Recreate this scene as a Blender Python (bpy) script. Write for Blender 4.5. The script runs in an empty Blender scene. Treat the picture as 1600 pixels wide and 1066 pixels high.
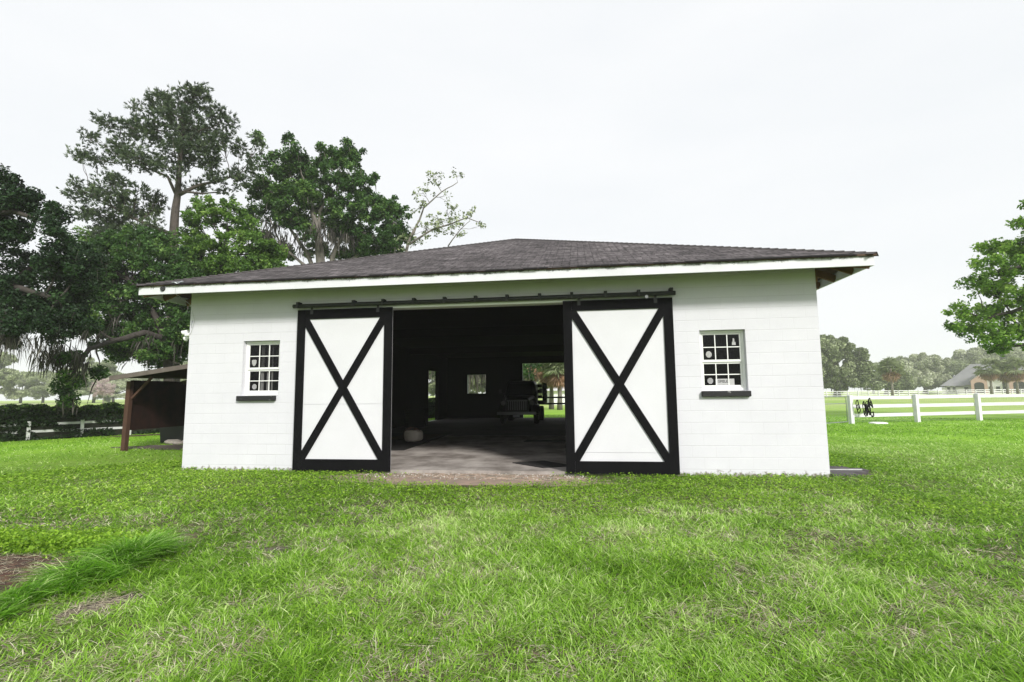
import bpy, bmesh, math, random
import numpy as np
from mathutils import Vector, Matrix

# ------------------------------------------------------------------ scene, camera
SC = bpy.context.scene
COL = SC.collection
rnd = random.Random(7)
RN = np.random.RandomState(11)

CAM = np.array([8.015, -9.3075, 1.4812]); YAW, PIT, ROL, FPX = -0.1333, 0.1047, -0.0102, 778.79
def _axes():
    cy, sy = math.cos(YAW), math.sin(YAW)
    f = np.array([sy*math.cos(PIT), cy*math.cos(PIT), math.sin(PIT)])
    r0 = np.array([cy, -sy, 0.0]); u0 = np.cross(r0, f)
    return r0*math.cos(ROL)+u0*math.sin(ROL), -r0*math.sin(ROL)+u0*math.cos(ROL), f
RX, UX, FX = _axes()
cd = bpy.data.cameras.new('camera'); cam = bpy.data.objects.new('camera', cd); COL.objects.link(cam)
m = Matrix.Identity(4)
for i in range(3):
    m[i][0] = RX[i]; m[i][1] = UX[i]; m[i][2] = -FX[i]; m[i][3] = CAM[i]
cam.matrix_world = m
cd.sensor_width = 36; cd.lens = FPX/1600*36; cd.clip_start = .05; cd.clip_end = 3000
SC.camera = cam

# ------------------------------------------------------------------ sky, sun, exposure
SUN_EL, SUN_AZ = math.radians(33), math.radians(36)      # low hazy sun behind the camera, to the right
sdir = Vector((math.sin(SUN_AZ)*math.cos(SUN_EL), -math.cos(SUN_AZ)*math.cos(SUN_EL), math.sin(SUN_EL)))
W = bpy.data.worlds.new('World'); SC.world = W; W.use_nodes = True
nt = W.node_tree; nt.nodes.clear(); L = nt.links.new
def N(t, tree=None, **k):
    n = (tree or nt).nodes.new(t)
    for a, b in k.items(): setattr(n, a, b)
    return n
out = N('ShaderNodeOutputWorld'); bg = N('ShaderNodeBackground'); bg.inputs[1].default_value = .094
sky = N('ShaderNodeTexSky', sky_type='NISHITA', sun_disc=False)
sky.sun_elevation = SUN_EL; sky.sun_rotation = math.atan2(sdir.x, sdir.y)
sky.air_density = 1.0; sky.dust_density = 4.0
hs = N('ShaderNodeHueSaturation'); hs.inputs['Saturation'].default_value = .35
mx = N('ShaderNodeMix', data_type='RGBA'); tc = N('ShaderNodeTexCoord'); mp = N('ShaderNodeMapping')
mp.inputs['Scale'].default_value = (1.2, 1.2, 4.0)
nz = N('ShaderNodeTexNoise'); nz.inputs['Scale'].default_value = 1.6; nz.inputs['Detail'].default_value = 5
cr = N('ShaderNodeValToRGB'); cr.color_ramp.elements[0].position = .3; cr.color_ramp.elements[1].position = .75
cr.color_ramp.elements[0].color = (7.2, 7.42, 7.65, 1); cr.color_ramp.elements[1].color = (7.85, 7.93, 8.05, 1)
L(tc.outputs['Generated'], mp.inputs[0]); L(mp.outputs[0], nz.inputs[0]); L(nz.outputs['Fac'], cr.inputs[0])
L(sky.outputs[0], hs.inputs['Color']); mx.inputs[0].default_value = .9
L(hs.outputs[0], mx.inputs[6]); L(cr.outputs[0], mx.inputs[7]); L(mx.outputs[2], bg.inputs[0]); L(bg.outputs[0], out.inputs[0])
sl = bpy.data.lights.new('sun', 'SUN'); sl.energy = 3.1; sl.angle = math.radians(10); sl.color = (1, .96, .9)
so = bpy.data.objects.new('sun', sl); COL.objects.link(so)
so.rotation_euler = sdir.to_track_quat('Z', 'Y').to_euler()
SC.view_settings.view_transform = 'Standard'; SC.view_settings.look = 'None'
SC.view_settings.exposure = .52; SC.view_settings.gamma = 1.0
SC.cycles.volume_bounces = 2; SC.cycles.max_bounces = 8; SC.cycles.transparent_max_bounces = 8

# ------------------------------------------------------------------ helpers
def tag(o, label=None, cat=None, group=None, kind=None):
    if label: o['label'] = label
    if cat: o['category'] = cat
    if group: o['group'] = group
    if kind: o['kind'] = kind
    return o
def empty(name, loc=(0, 0, 0), rz=0, **k):
    o = bpy.data.objects.new(name, None); COL.objects.link(o); o.location = loc; o.rotation_euler = (0, 0, rz)
    o.empty_display_size = .2
    return tag(o, **k)
def ray(x, y): return FX + RX*(x-800)/FPX + UX*(533-y)/FPX
def at(x, y, d): return CAM + ray(x, y)*d            # the point seen at a photo pixel, d metres deep
def onZ(x, y, z=0):
    r = ray(x, y); return CAM + r*((z-CAM[2])/r[2])
def onY(x, y, Y):
    r = ray(x, y); return CAM + r*((Y-CAM[1])/r[1])

class G:                                               # collects faces, built as ONE mesh
    def __init__(s): s.v = []; s.f = []; s.mi = []
    def add(s, vs, fs, mi=0):
        b = len(s.v); s.v += [tuple(map(float, q)) for q in vs]; s.f += [tuple(b+i for i in q) for q in fs]; s.mi += [mi]*len(fs)
        return s
    def box(s, x0, x1, y0, y1, z0, z1, M=None, mi=0):
        vs = [Vector((x, y, z)) for z in (z0, z1) for x, y in ((x0, y0), (x1, y0), (x1, y1), (x0, y1))]
        if M: vs = [M @ v for v in vs]
        return s.add(vs, [(3, 2, 1, 0), (4, 5, 6, 7), (0, 1, 5, 4), (1, 2, 6, 5), (2, 3, 7, 6), (3, 0, 4, 7)], mi)
    def bar(s, a, b, w, h, up=(0, 0, 1), mi=0):        # box section bar from a to b
        a, b = Vector(a), Vector(b); d = (b-a); ln = d.length; d.normalize()
        sx = d.cross(Vector(up));
        if sx.length < 1e-4: sx = d.cross(Vector((0, 1, 0)))
        sx.normalize(); uz = sx.cross(d)
        M = Matrix.Translation(a) @ Matrix((sx, d, uz)).transposed().to_4x4()
        return s.box(-w/2, w/2, 0, ln, -h/2, h/2, M, mi)
    def tube(s, pts, rad, n=8, mi=0, cap=True):
        pts = [Vector(p) for p in pts]
        if not hasattr(rad, '__len__'): rad = [rad]*len(pts)
        vs = []; px = None
        for i, p in enumerate(pts):
            t = (pts[min(i+1, len(pts)-1)]-pts[max(i-1, 0)]).normalized()
            if px is None:
                px = t.orthogonal().normalized()
            px = (px - t*px.dot(t)).normalized(); py = t.cross(px)
            for k in range(n):
                a = 2*math.pi*k/n; vs.append(p+(px*math.cos(a)+py*math.sin(a))*rad[i])
        fs = [(i*n+k, i*n+(k+1) % n, (i+1)*n+(k+1) % n, (i+1)*n+k) for i in range(len(pts)-1) for k in range(n)]
        if cap: fs += [tuple(range(n))[::-1], tuple((len(pts)-1)*n+k for k in range(n))]
        return s.add(vs, fs, mi)
    def lathe(s, prof, M=None, n=20, mi=0):            # prof: (r, z)
        vs = [Vector((r*math.cos(2*math.pi*k/n), r*math.sin(2*math.pi*k/n), z)) for r, z in prof for k in range(n)]
        if M: vs = [M @ v for v in vs]
        fs = [(i*n+k, i*n+(k+1) % n, (i+1)*n+(k+1) % n, (i+1)*n+k) for i in range(len(prof)-1) for k in range(n)]
        return s.add(vs, fs, mi)
    def build(s, name, mat, parent=None, smooth=False, bevel=0):
        me = bpy.data.meshes.new(name); me.from_pydata(s.v, [], s.f)
        mats = mat if isinstance(mat, (list, tuple)) else [mat]
        for q in mats: me.materials.append(q)
        if len(mats) > 1: me.polygons.foreach_set('material_index', s.mi)
        if smooth: me.polygons.foreach_set('use_smooth', [True]*len(s.f))
        me.update(); o = bpy.data.objects.new(name, me); COL.objects.link(o)
        if bevel:
            b = o.modifiers.new('bevel', 'BEVEL'); b.width = bevel; b.segments = 2; b.limit_method = 'ANGLE'; b.angle_limit = .7
        if parent: o.parent = parent
        return o

def big_mesh(name, V, quads, tris, mat, attrs=None, parent=None, smooth=False):
    """numpy arrays to a mesh; attrs: float per face"""
    me = bpy.data.meshes.new(name); nq, n3 = len(quads), len(tris)
    me.vertices.add(len(V)); me.vertices.foreach_set('co', np.asarray(V, np.float32).ravel())
    me.loops.add(nq*4+n3*3); li = np.concatenate([np.asarray(quads, np.int32).ravel(), np.asarray(tris, np.int32).ravel()])
    me.loops.foreach_set('vertex_index', li.astype(np.int32))
    me.polygons.add(nq+n3)
    st = np.concatenate([np.arange(nq)*4, nq*4+np.arange(n3)*3]).astype(np.int32)
    me.polygons.foreach_set('loop_start', st)
    if smooth: me.polygons.foreach_set('use_smooth', np.ones(nq+n3, bool))
    me.update(calc_edges=True); me.validate()
    if attrs is not None:
        a = me.attributes.new('tint', 'FLOAT', 'FACE'); a.data.foreach_set('value', np.asarray(attrs, np.float32))
    me.materials.append(mat)
    o = bpy.data.objects.new(name, me); COL.objects.link(o)
    if parent: o.parent = parent
    return o

# ------------------------------------------------------------------ materials
def mat(name, col, rough=.8, noise=None, bump=0, bscale=30, metal=0, spec=.3, coat=0):
    """noise = (scale, amount, second colour)"""
    m = bpy.data.materials.new(name); m.use_nodes = True; t = m.node_tree; b = t.nodes['Principled BSDF']
    b.inputs['Base Color'].default_value = (*col, 1); b.inputs['Roughness'].default_value = rough
    b.inputs['Metallic'].default_value = metal; b.inputs['Specular IOR Level'].default_value = spec
    tcn = N('ShaderNodeTexCoord', t)
    if noise:
        sc, lo, hi, c2 = noise
        n = N('ShaderNodeTexNoise', t); n.inputs['Scale'].default_value = sc; n.inputs['Detail'].default_value = 8; n.inputs['Roughness'].default_value = .65
        r = N('ShaderNodeValToRGB', t); r.color_ramp.elements[0].position = lo; r.color_ramp.elements[1].position = hi
        r.color_ramp.elements[0].color = (*col, 1); r.color_ramp.elements[1].color = (*c2, 1)
        t.links.new(tcn.outputs['Object'], n.inputs[0]); t.links.new(n.outputs['Fac'], r.inputs[0]); t.links.new(r.outputs[0], b.inputs['Base Color'])
    if bump:
        n = N('ShaderNodeTexNoise', t); n.inputs['Scale'].default_value = bscale; n.inputs['Detail'].default_value = 6
        bp = N('ShaderNodeBump', t); bp.inputs['Strength'].default_value = bump; bp.inputs['Distance'].default_value = .01
        t.links.new(tcn.outputs['Object'], n.inputs[0]); t.links.new(n.outputs['Fac'], bp.inputs['Height']); t.links.new(bp.outputs[0], b.inputs['Normal'])
    return m

def block_wall():
    m = bpy.data.materials.new('painted_block'); m.use_nodes = True; t = m.node_tree; b = t.nodes['Principled BSDF']; K = t.links.new
    tcn = N('ShaderNodeTexCoord', t); sp = N('ShaderNodeSeparateXYZ', t); cb = N('ShaderNodeCombineXYZ', t)
    ad = N('ShaderNodeMath', t, operation='ADD'); K(tcn.outputs['Object'], sp.inputs[0]); K(sp.outputs[0], ad.inputs[0]); K(sp.outputs[1], ad.inputs[1])
    az = N('ShaderNodeMath', t, operation='ADD'); az.inputs[1].default_value = .084; K(sp.outputs[2], az.inputs[0])
    K(ad.outputs[0], cb.inputs[0]); K(az.outputs[0], cb.inputs[1])
    br = N('ShaderNodeTexBrick', t); br.inputs['Scale'].default_value = 1; br.inputs['Brick Width'].default_value = .4064; br.inputs['Row Height'].default_value = .2032
    br.inputs['Mortar Size'].default_value = .008; br.inputs['Mortar Smooth'].default_value = .6; K(cb.outputs[0], br.inputs[0])
    n = N('ShaderNodeTexNoise', t); n.inputs['Scale'].default_value = 1.1; n.inputs['Detail'].default_value = 9; n.inputs['Roughness'].default_value = .7; K(tcn.outputs['Object'], n.inputs[0])
    r = N('ShaderNodeValToRGB', t); r.color_ramp.elements[0].position = .3; r.color_ramp.elements[1].position = .7
    r.color_ramp.elements[0].color = (.585, .587, .635, 1); r.color_ramp.elements[1].color = (.64, .642, .69, 1); K(n.outputs['Fac'], r.inputs[0])
    mj = N('ShaderNodeMix', t, data_type='RGBA'); mj.inputs[7].default_value = (.50, .50, .53, 1)
    # joints fade in and out where thick paint has filled them
    n2 = N('ShaderNodeTexNoise', t); n2.inputs['Scale'].default_value = .9; n2.inputs['Detail'].default_value = 3; K(tcn.outputs['Object'], n2.inputs[0])
    mr = N('ShaderNodeMapRange', t); mr.inputs[1].default_value = .38; mr.inputs[2].default_value = .66; mr.inputs[3].default_value = .12; mr.inputs[4].default_value = .85; K(n2.outputs['Fac'], mr.inputs[0])
    mm = N('ShaderNodeMath', t, operation='MULTIPLY'); 
    fr = N('ShaderNodeMath', t, operation='DIVIDE'); fr.inputs[1].default_value = .2032; K(az.outputs[0], fr.inputs[0]); f2 = N('ShaderNodeMath', t, operation='FRACT'); K(fr.outputs[0], f2.inputs[0])
    f3 = N('ShaderNodeMath', t, operation='PINGPONG'); f3.inputs[1].default_value = .5; K(f2.outputs[0], f3.inputs[0]); f4 = N('ShaderNodeMapRange', t); f4.inputs[1].default_value = .012; f4.inputs[2].default_value = .045; f4.inputs[3].default_value = 1; f4.inputs[4].default_value = 0; K(f3.outputs[0], f4.inputs[0])
    f5 = N('ShaderNodeMath', t, operation='MULTIPLY'); f5.inputs[1].default_value = .4; K(br.outputs['Fac'], f5.inputs[0]); f6 = N('ShaderNodeMath', t, operation='MAXIMUM'); K(f5.outputs[0], f6.inputs[0]); K(f4.outputs[0], f6.inputs[1]); K(f6.outputs[0], mm.inputs[0]); K(mr.outputs[0], mm.inputs[1])
    K(mm.outputs[0], mj.inputs[0]); K(r.outputs[0], mj.inputs[6])
    # soil splash along the bottom
    n3 = N('ShaderNodeTexNoise', t); n3.inputs['Scale'].default_value = 14; n3.inputs['Detail'].default_value = 6; K(tcn.outputs['Object'], n3.inputs[0])
    md = N('ShaderNodeMath', t, operation='MULTIPLY_ADD'); md.inputs[1].default_value = .34; md.inputs[2].default_value = -.10; K(n3.outputs['Fac'], md.inputs[0])
    lt = N('ShaderNodeMath', t, operation='SUBTRACT'); K(md.outputs[0], lt.inputs[0]); K(sp.outputs[2], lt.inputs[1])
    ms = N('ShaderNodeMapRange', t); ms.inputs[1].default_value = -.005; ms.inputs[2].default_value = .05; K(lt.outputs[0], ms.inputs[0])
    m2 = N('ShaderNodeMix', t, data_type='RGBA'); m2.inputs[7].default_value = (.2, .18, .15, 1); K(ms.outputs[0], m2.inputs[0]); K(mj.outputs[2], m2.inputs[6])
    K(m2.outputs[2], b.inputs['Base Color']); b.inputs['Roughness'].default_value = .75; b.inputs['Specular IOR Level'].default_value = .25
    n4 = N('ShaderNodeTexNoise', t); n4.inputs['Scale'].default_value = 90; n4.inputs['Detail'].default_value = 4; K(tcn.outputs['Object'], n4.inputs[0])
    h = N('ShaderNodeMath', t, operation='MULTIPLY_ADD'); h.inputs[1].default_value = -1.2; K(f6.outputs[0], h.inputs[0]); K(n4.outputs['Fac'], h.inputs[2])
    bp = N('ShaderNodeBump', t); bp.inputs['Strength'].default_value = .25; bp.inputs['Distance'].default_value = .006; K(h.outputs[0], bp.inputs['Height']); K(bp.outputs[0], b.inputs['Normal'])
    return m

def shingle(name, c1, c2, row=.14, tab=.3):
    m = bpy.data.materials.new(name); m.use_nodes = True; t = m.node_tree; b = t.nodes['Principled BSDF']; K = t.links.new
    uv = N('ShaderNodeUVMap', t); uv.uv_map = 'UVMap'
    br = N('ShaderNodeTexBrick', t); br.inputs['Scale'].default_value = 1; br.inputs['Brick Width'].default_value = tab; br.inputs['Row Height'].default_value = row
    br.inputs['Mortar Size'].default_value = .008; br.inputs['Bias'].default_value = -.1; br.inputs['Color1'].default_value = (*c1, 1); br.inputs['Color2'].default_value = (*c2, 1)
    br.inputs['Mortar'].default_value = (.012, .011, .011, 1); K(uv.outputs[0], br.inputs[0])
    n = N('ShaderNodeTexNoise', t); n.inputs['Scale'].default_value = .35; n.inputs['Detail'].default_value = 10; n.inputs['Roughness'].default_value = .75; K(uv.outputs[0], n.inputs[0])
    r = N('ShaderNodeValToRGB', t); r.color_ramp.elements[0].position = .35; r.color_ramp.elements[1].position = .68
    r.color_ramp.elements[0].color = (.55, .53, .53, 1); r.color_ramp.elements[1].color = (1.45, 1.4, 1.4, 1); K(n.outputs['Fac'], r.inputs[0])
    mu = N('ShaderNodeMix', t, data_type='RGBA', blend_type='MULTIPLY'); mu.inputs[0].default_value = 1; K(br.outputs[0], mu.inputs[6]); K(r.outputs[0], mu.inputs[7])
    mp2 = N('ShaderNodeMapping', t); mp2.inputs['Scale'].default_value = (14, 2, 1); K(uv.outputs[0], mp2.inputs[0])
    n5 = N('ShaderNodeTexNoise', t); n5.inputs['Scale'].default_value = 1; n5.inputs['Detail'].default_value = 3; K(mp2.outputs[0], n5.inputs[0])
    mr = N('ShaderNodeMapRange', t); mr.inputs[1].default_value = .3; mr.inputs[2].default_value = .7; mr.inputs[3].default_value = .55; mr.inputs[4].default_value = 1.6; K(n5.outputs['Fac'], mr.inputs[0])
    m3 = N('ShaderNodeMix', t, data_type='RGBA', blend_type='MULTIPLY'); m3.inputs[0].default_value = 1; K(mu.outputs[2], m3.inputs[6]); K(mr.outputs[0], m3.inputs[7])
    K(m3.outputs[2], b.inputs['Base Color']); b.inputs['Roughness'].default_value = .95; b.inputs['Specular IOR Level'].default_value = .15
    n2 = N('ShaderNodeTexNoise', t); n2.inputs['Scale'].default_value = 60; K(uv.outputs[0], n2.inputs[0])
    h = N('ShaderNodeMath', t, operation='MULTIPLY_ADD'); h.inputs[1].default_value = -2; K(br.outputs['Fac'], h.inputs[0]); K(n2.outputs['Fac'], h.inputs[2])
    bp = N('ShaderNodeBump', t); bp.inputs['Strength'].default_value = .8; bp.inputs['Distance'].default_value = .01; K(h.outputs[0], bp.inputs['Height']); K(bp.outputs[0], b.inputs['Normal'])
    return m

def foliage(name, dark, mid, light, trans=.25, rough=.55):
    """leaf colour picked per leaf by the face attribute 'tint'"""
    m = bpy.data.materials.new(name); m.use_nodes = True; t = m.node_tree; b = t.nodes['Principled BSDF']; K = t.links.new
    a = N('ShaderNodeAttribute', t); a.attribute_name = 'tint'
    r = N('ShaderNodeValToRGB', t); r.color_ramp.elements[0].position = 0; r.color_ramp.elements[1].position = 1
    r.color_ramp.elements[0].color = (*dark, 1); r.color_ramp.elements[1].color = (*light, 1)
    e = r.color_ramp.elements.new(.55); e.color = (*mid, 1)
    K(a.outputs['Fac'], r.inputs[0]); K(r.outputs[0], b.inputs['Base Color']); b.inputs['Roughness'].default_value = rough; b.inputs['Specular IOR Level'].default_value = .25
    tr = N('ShaderNodeBsdfTranslucent', t); K(r.outputs[0], tr.inputs[0]); ms = N('ShaderNodeMixShader', t); ms.inputs[0].default_value = trans
    K(b.outputs[0], ms.inputs[1]); K(tr.outputs[0], ms.inputs[2]); K(ms.outputs[0], t.nodes['Material Output'].inputs[0])
    return m

def bark(name, c1, c2):
    m = mat(name, c1, .9, (3, .3, .7, c2)); t = m.node_tree; b = t.nodes['Principled BSDF']
    tcn = N('ShaderNodeTexCoord', t); mp3 = N('ShaderNodeMapping', t); mp3.inputs['Scale'].default_value = (9, 9, 1.6)
    v = N('ShaderNodeTexNoise', t); v.inputs['Scale'].default_value = 1; v.inputs['Detail'].default_value = 6
    t.links.new(tcn.outputs['Object'], mp3.inputs[0]); t.links.new(mp3.outputs[0], v.inputs[0])
    bp = N('ShaderNodeBump', t); bp.inputs['Strength'].default_value = .9; bp.inputs['Distance'].default_value = .05
    t.links.new(v.outputs['Fac'], bp.inputs['Height']); t.links.new(bp.outputs[0], b.inputs['Normal'])
    return m

M = {}
M['block'] = block_wall()
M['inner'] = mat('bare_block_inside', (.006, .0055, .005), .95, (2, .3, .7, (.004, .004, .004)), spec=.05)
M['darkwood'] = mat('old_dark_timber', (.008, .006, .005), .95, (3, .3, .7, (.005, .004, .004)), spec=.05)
M['deck'] = mat('brown_roof_deck', (.10, .065, .045), .9, (3, .3, .7, (.07, .045, .032)))
M['shingle'] = shingle('asphalt_shingle', (.060, .056, .058), (.125, .116, .121))
M['greyshingle'] = shingle('grey_roof_shingle', (.2, .2, .21), (.26, .26, .27))
M['black'] = mat('black_paint', (.004, .004, .005), .8, (2.2, .3, .75, (.007, .007, .008)), .15, 60, spec=.06)
M['doorwhite'] = mat('white_door_panel', (.64, .645, .685), .6, (1.7, .35, .75, (.60, .605, .64)), .08, 25)
M['trackblack'] = mat('black_track_metal', (.025, .026, .028), .5, (9, .4, .8, (.045, .045, .047)), .1, 60)
M['steel'] = mat('zinc_steel', (.4, .4, .41), .4, metal=.8)
M['concrete'] = mat('concrete_floor', (.42, .385, .36), .9, (1.3, .35, .62, (.17, .15, .135)), .2, 40)
M['lumber'] = mat('brown_lumber', (.21, .115, .066), .85, (6, .3, .7, (.13, .075, .045)), .2, 40)
def glass_mat():
    m = bpy.data.materials.new('window_glass'); m.use_nodes = True; t = m.node_tree; t.nodes.clear(); K = t.links.new
    o = N('ShaderNodeOutputMaterial', t); a = N('ShaderNodeBsdfTransparent', t); a.inputs[0].default_value = (.5, .5, .5, 1); b = N('ShaderNodeBsdfGlossy', t); b.inputs['Roughness'].default_value = .03
    f = N('ShaderNodeFresnel', t); f.inputs[0].default_value = 1.3; x = N('ShaderNodeMixShader', t); K(f.outputs[0], x.inputs[0]); K(a.outputs[0], x.inputs[1]); K(b.outputs[0], x.inputs[2]); K(x.outputs[0], o.inputs[0]); return m
M['glass'] = glass_mat()
M['darkglass'] = mat('dark_glass', (.01, .01, .011), .1)
M['vinyl'] = mat('white_vinyl', (.78, .79, .78), .45)
M['sill'] = mat('chipped_black_sill', (.018, .018, .02), .7, (9, .62, .7, (.3, .3, .3)), .4, 30)
M['sticker'] = mat('white_sticker', (.42, .42, .42), .5, (60, .4, .6, (.3, .3, .3)))
M['stickergrey'] = mat('faded_sticker', (.28, .28, .29), .5)
M['curtain'] = mat('grey_curtain', (.75, .75, .75), .9)
M['rubber'] = mat('black_rubber', (.02, .019, .019), .85, (6, .4, .7, (.032, .03, .03)), .2, 50)
M['brownmat'] = mat('brown_floor_mat', (.07, .04, .028), .95, (4, .3, .7, (.035, .022, .017)))
M['cream'] = mat('cream_plastic', (.72, .66, .58), .5, (5, .4, .8, (.6, .54, .46)))
M['strap'] = mat('brown_leather', (.12, .06, .035), .7)
M['whitefence'] = mat('white_fence_board', (.68, .68, .71), .6, (2, .35, .75, (.58, .58, .59)), .1, 20)
M['oldfence'] = mat('weathered_white_board', (.55, .56, .56), .8, (4, .35, .7, (.3, .32, .3)), .1, 20)
M['cedar'] = mat('stained_brown_post', (.085, .042, .028), .85, (5, .3, .7, (.05, .026, .018)), .2, 30)
M['shedroof'] = mat('weathered_roof_board', (.10, .082, .072), .85, (5, .3, .7, (.14, .12, .11)), .2, 30)
M['panel'] = mat('reddish_plywood', (.028, .012, .009), .9, (3, .3, .7, (.012, .007, .006)), .1, 30, spec=.1)
M['bin'] = mat('dark_grey_plastic', (.028, .03, .03), .6)
M['stone'] = mat('pale_stone', (.35, .32, .28), .9, (8, .3, .7, (.2, .18, .16)), .4, 20)
M['truckpaint'] = mat('old_dark_truck_paint', (.008, .008, .009), .4, spec=.3)
M['chrome'] = mat('dull_chrome', (.16, .16, .165), .35, metal=1)
M['lens'] = mat('headlight_glass', (.4, .4, .42), .1, spec=.8)
M['galv'] = mat('galvanised_tube', (.33, .35, .37), .45, metal=.5)
M['brick'] = mat('pinkish_brick', (.40, .25, .21), .9, (1.5, .3, .7, (.48, .34, .29)))
M['stucco'] = mat('pale_stucco', (.55, .55, .52), .9)
M['dirt'] = mat('sandy_dirt', (.33, .24, .19), .95, (5, .35, .65, (.22, .18, .15)), .5, 30)
M['mulch'] = mat('reddish_mulch', (.11, .05, .034), .95, (14, .38, .6, (.03, .024, .02)), 1, 40)
M['bark'] = bark('oak_bark', (.065, .056, .05), (.03, .026, .024))
M['pinebark'] = bark('pine_bark', (.10, .08, .075), (.045, .038, .036))
M['greybark'] = bark('grey_bark', (.22, .2, .18), (.13, .12, .11))
M['oakdark'] = foliage('dark_oak_leaves', (.007, .016, .007), (.016, .042, .014), (.045, .095, .03), .15)
M['oak'] = foliage('oak_leaves', (.014, .036, .010), (.055, .13, .028), (.21, .34, .08), .3)
M['oakbright'] = foliage('bright_oak_leaves', (.03, .07, .015), (.11, .22, .035), (.28, .42, .09), .35)
M['oaklime'] = foliage('lime_oak_leaves', (.04, .09, .015), (.17, .32, .04), (.42, .58, .12), .4)
M['oakhaze'] = foliage('hazed_oak_leaves', (.16, .18, .11), (.42, .46, .31), (.72, .74, .60), .2)  # paleness of distance haze put into the leaf colour
M['oakolive'] = foliage('olive_oak_leaves', (.07, .09, .045), (.25, .30, .16), (.50, .56, .34), .2)  # lightened so the colour carries the haze of the far trees
M['pine'] = foliage('pine_needles', (.016, .028, .016), (.055, .085, .042), (.15, .20, .09), .15)
M['tussock'] = foliage('tall_grass_blades', (.07, .20, .015), (.26, .56, .04), (.70, .85, .38), .45, .35)
M['hedge'] = foliage('hedge_leaves', (.006, .014, .004), (.018, .045, .010), (.12, .21, .04), .2)
M['palm'] = foliage('palm_fronds', (.10, .13, .06), (.28, .33, .18), (.55, .6, .38), .2)
M['deadpalm'] = foliage('dead_palm_fronds', (.16, .09, .055), (.32, .2, .12), (.48, .34, .23), .1)
M['moss'] = foliage('spanish_moss', (.025, .023, .02), (.08, .074, .066), (.26, .245, .22), .15, .9)
M['blossom'] = foliage('pinkish_twigs', (.3, .22, .24), (.5, .4, .42), (.6, .5, .52), .15, .9)
M['grass'] = foliage('grass_blades', (.09, .21, .012), (.29, .53, .045), (.72, .84, .40), .47, .4)
M['straw'] = foliage('dry_grass', (.24, .20, .13), (.48, .43, .31), (.72, .69, .54), .2, .8)
M['clover'] = foliage('clover_leaves', (.10, .22, .012), (.30, .51, .04), (.56, .72, .16), .45, .45)

# ------------------------------------------------------------------ value noise for placing
_perm = np.random.RandomState(5).rand(256, 256)
def vn(x, y, s, o=0):
    x = np.asarray(x)/s+o*17.3+500; y = np.asarray(y)/s+o*9.1+500
    xi = np.floor(x).astype(int); yi = np.floor(y).astype(int); fx = x-xi; fy = y-yi
    fx = fx*fx*(3-2*fx); fy = fy*fy*(3-2*fy); p = lambda a, b: _perm[a % 256, b % 256]
    return (p(xi, yi)*(1-fx)+p(xi+1, yi)*fx)*(1-fy)+(p(xi, yi+1)*(1-fx)+p(xi+1, yi+1)*fx)*fy
def fbm(x, y, s, o=0): return .5*vn(x, y, s, o)+.3*vn(x, y, s/2.3, o+3)+.2*vn(x, y, s/5.1, o+7)

# ------------------------------------------------------------------ ground
def ground_mat():
    m = bpy.data.materials.new('lawn_ground'); m.use_nodes = True; t = m.node_tree; b = t.nodes['Principled BSDF']; K = t.links.new
    tcn = N('ShaderNodeTexCoord', t)
    def ramp(sc, p0, c0, p1, c1, det=8):
        n = N('ShaderNodeTexNoise', t); n.inputs['Scale'].default_value = sc; n.inputs['Detail'].default_value = det; n.inputs['Roughness'].default_value = .7
        r = N('ShaderNodeValToRGB', t); r.color_ramp.elements[0].position = p0; r.color_ramp.elements[1].position = p1
        r.color_ramp.elements[0].color = (*c0, 1); r.color_ramp.elements[1].color = (*c1, 1)
        K(tcn.outputs['Object'], n.inputs[0]); K(n.outputs['Fac'], r.inputs[0]); return r
    soil = ramp(9, .35, (.13, .10, .07), .62, (.05, .085, .02))
    lawn = ramp(.45, .35, (.15, .32, .02), .68, (.26, .45, .045))
    field = ramp(.06, .35, (.24, .38, .07), .65, (.42, .48, .20))
    geo = N('ShaderNodeNewGeometry', t); vd = N('ShaderNodeVectorMath', t, operation='DISTANCE'); vd.inputs[1].default_value = (8, -9, 0); K(geo.outputs['Position'], vd.inputs[0])
    def mr(a, b_):
        r = N('ShaderNodeMapRange', t); r.inputs[1].default_value = a; r.inputs[2].default_value = b_; K(vd.outputs['Value'], r.inputs[0]); return r
    a = N('ShaderNodeMix', t, data_type='RGBA'); K(mr(9, 20).outputs[0], a.inputs[0]); K(soil.outputs[0], a.inputs[6]); K(lawn.outputs[0], a.inputs[7])
    c = N('ShaderNodeMix', t, data_type='RGBA'); K(mr(30, 60).outputs[0], c.inputs[0]); K(a.outputs[2], c.inputs[6]); K(field.outputs[0], c.inputs[7])
    K(c.outputs[2], b.inputs['Base Color']); b.inputs['Roughness'].default_value = 1; b.inputs['Specular IOR Level'].default_value = .1
    n = N('ShaderNodeTexNoise', t); n.inputs['Scale'].default_value = 12; n.inputs['Detail'].default_value = 8; K(tcn.outputs['Object'], n.inputs[0])
    bp = N('ShaderNodeBump', t); bp.inputs['Strength'].default_value = .8; bp.inputs['Distance'].default_value = .05; K(n.outputs['Fac'], bp.inputs['Height']); K(bp.outputs[0], b.inputs['Normal'])
    return m
M['ground'] = ground_mat()
g = G(); R = 420
g.add([(R*math.cos(a*math.pi/24), 60+R*math.sin(a*math.pi/24), 0) for a in range(48)], [tuple(range(48))])
tag(g.build('ground', M['ground']), kind='structure')

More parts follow.
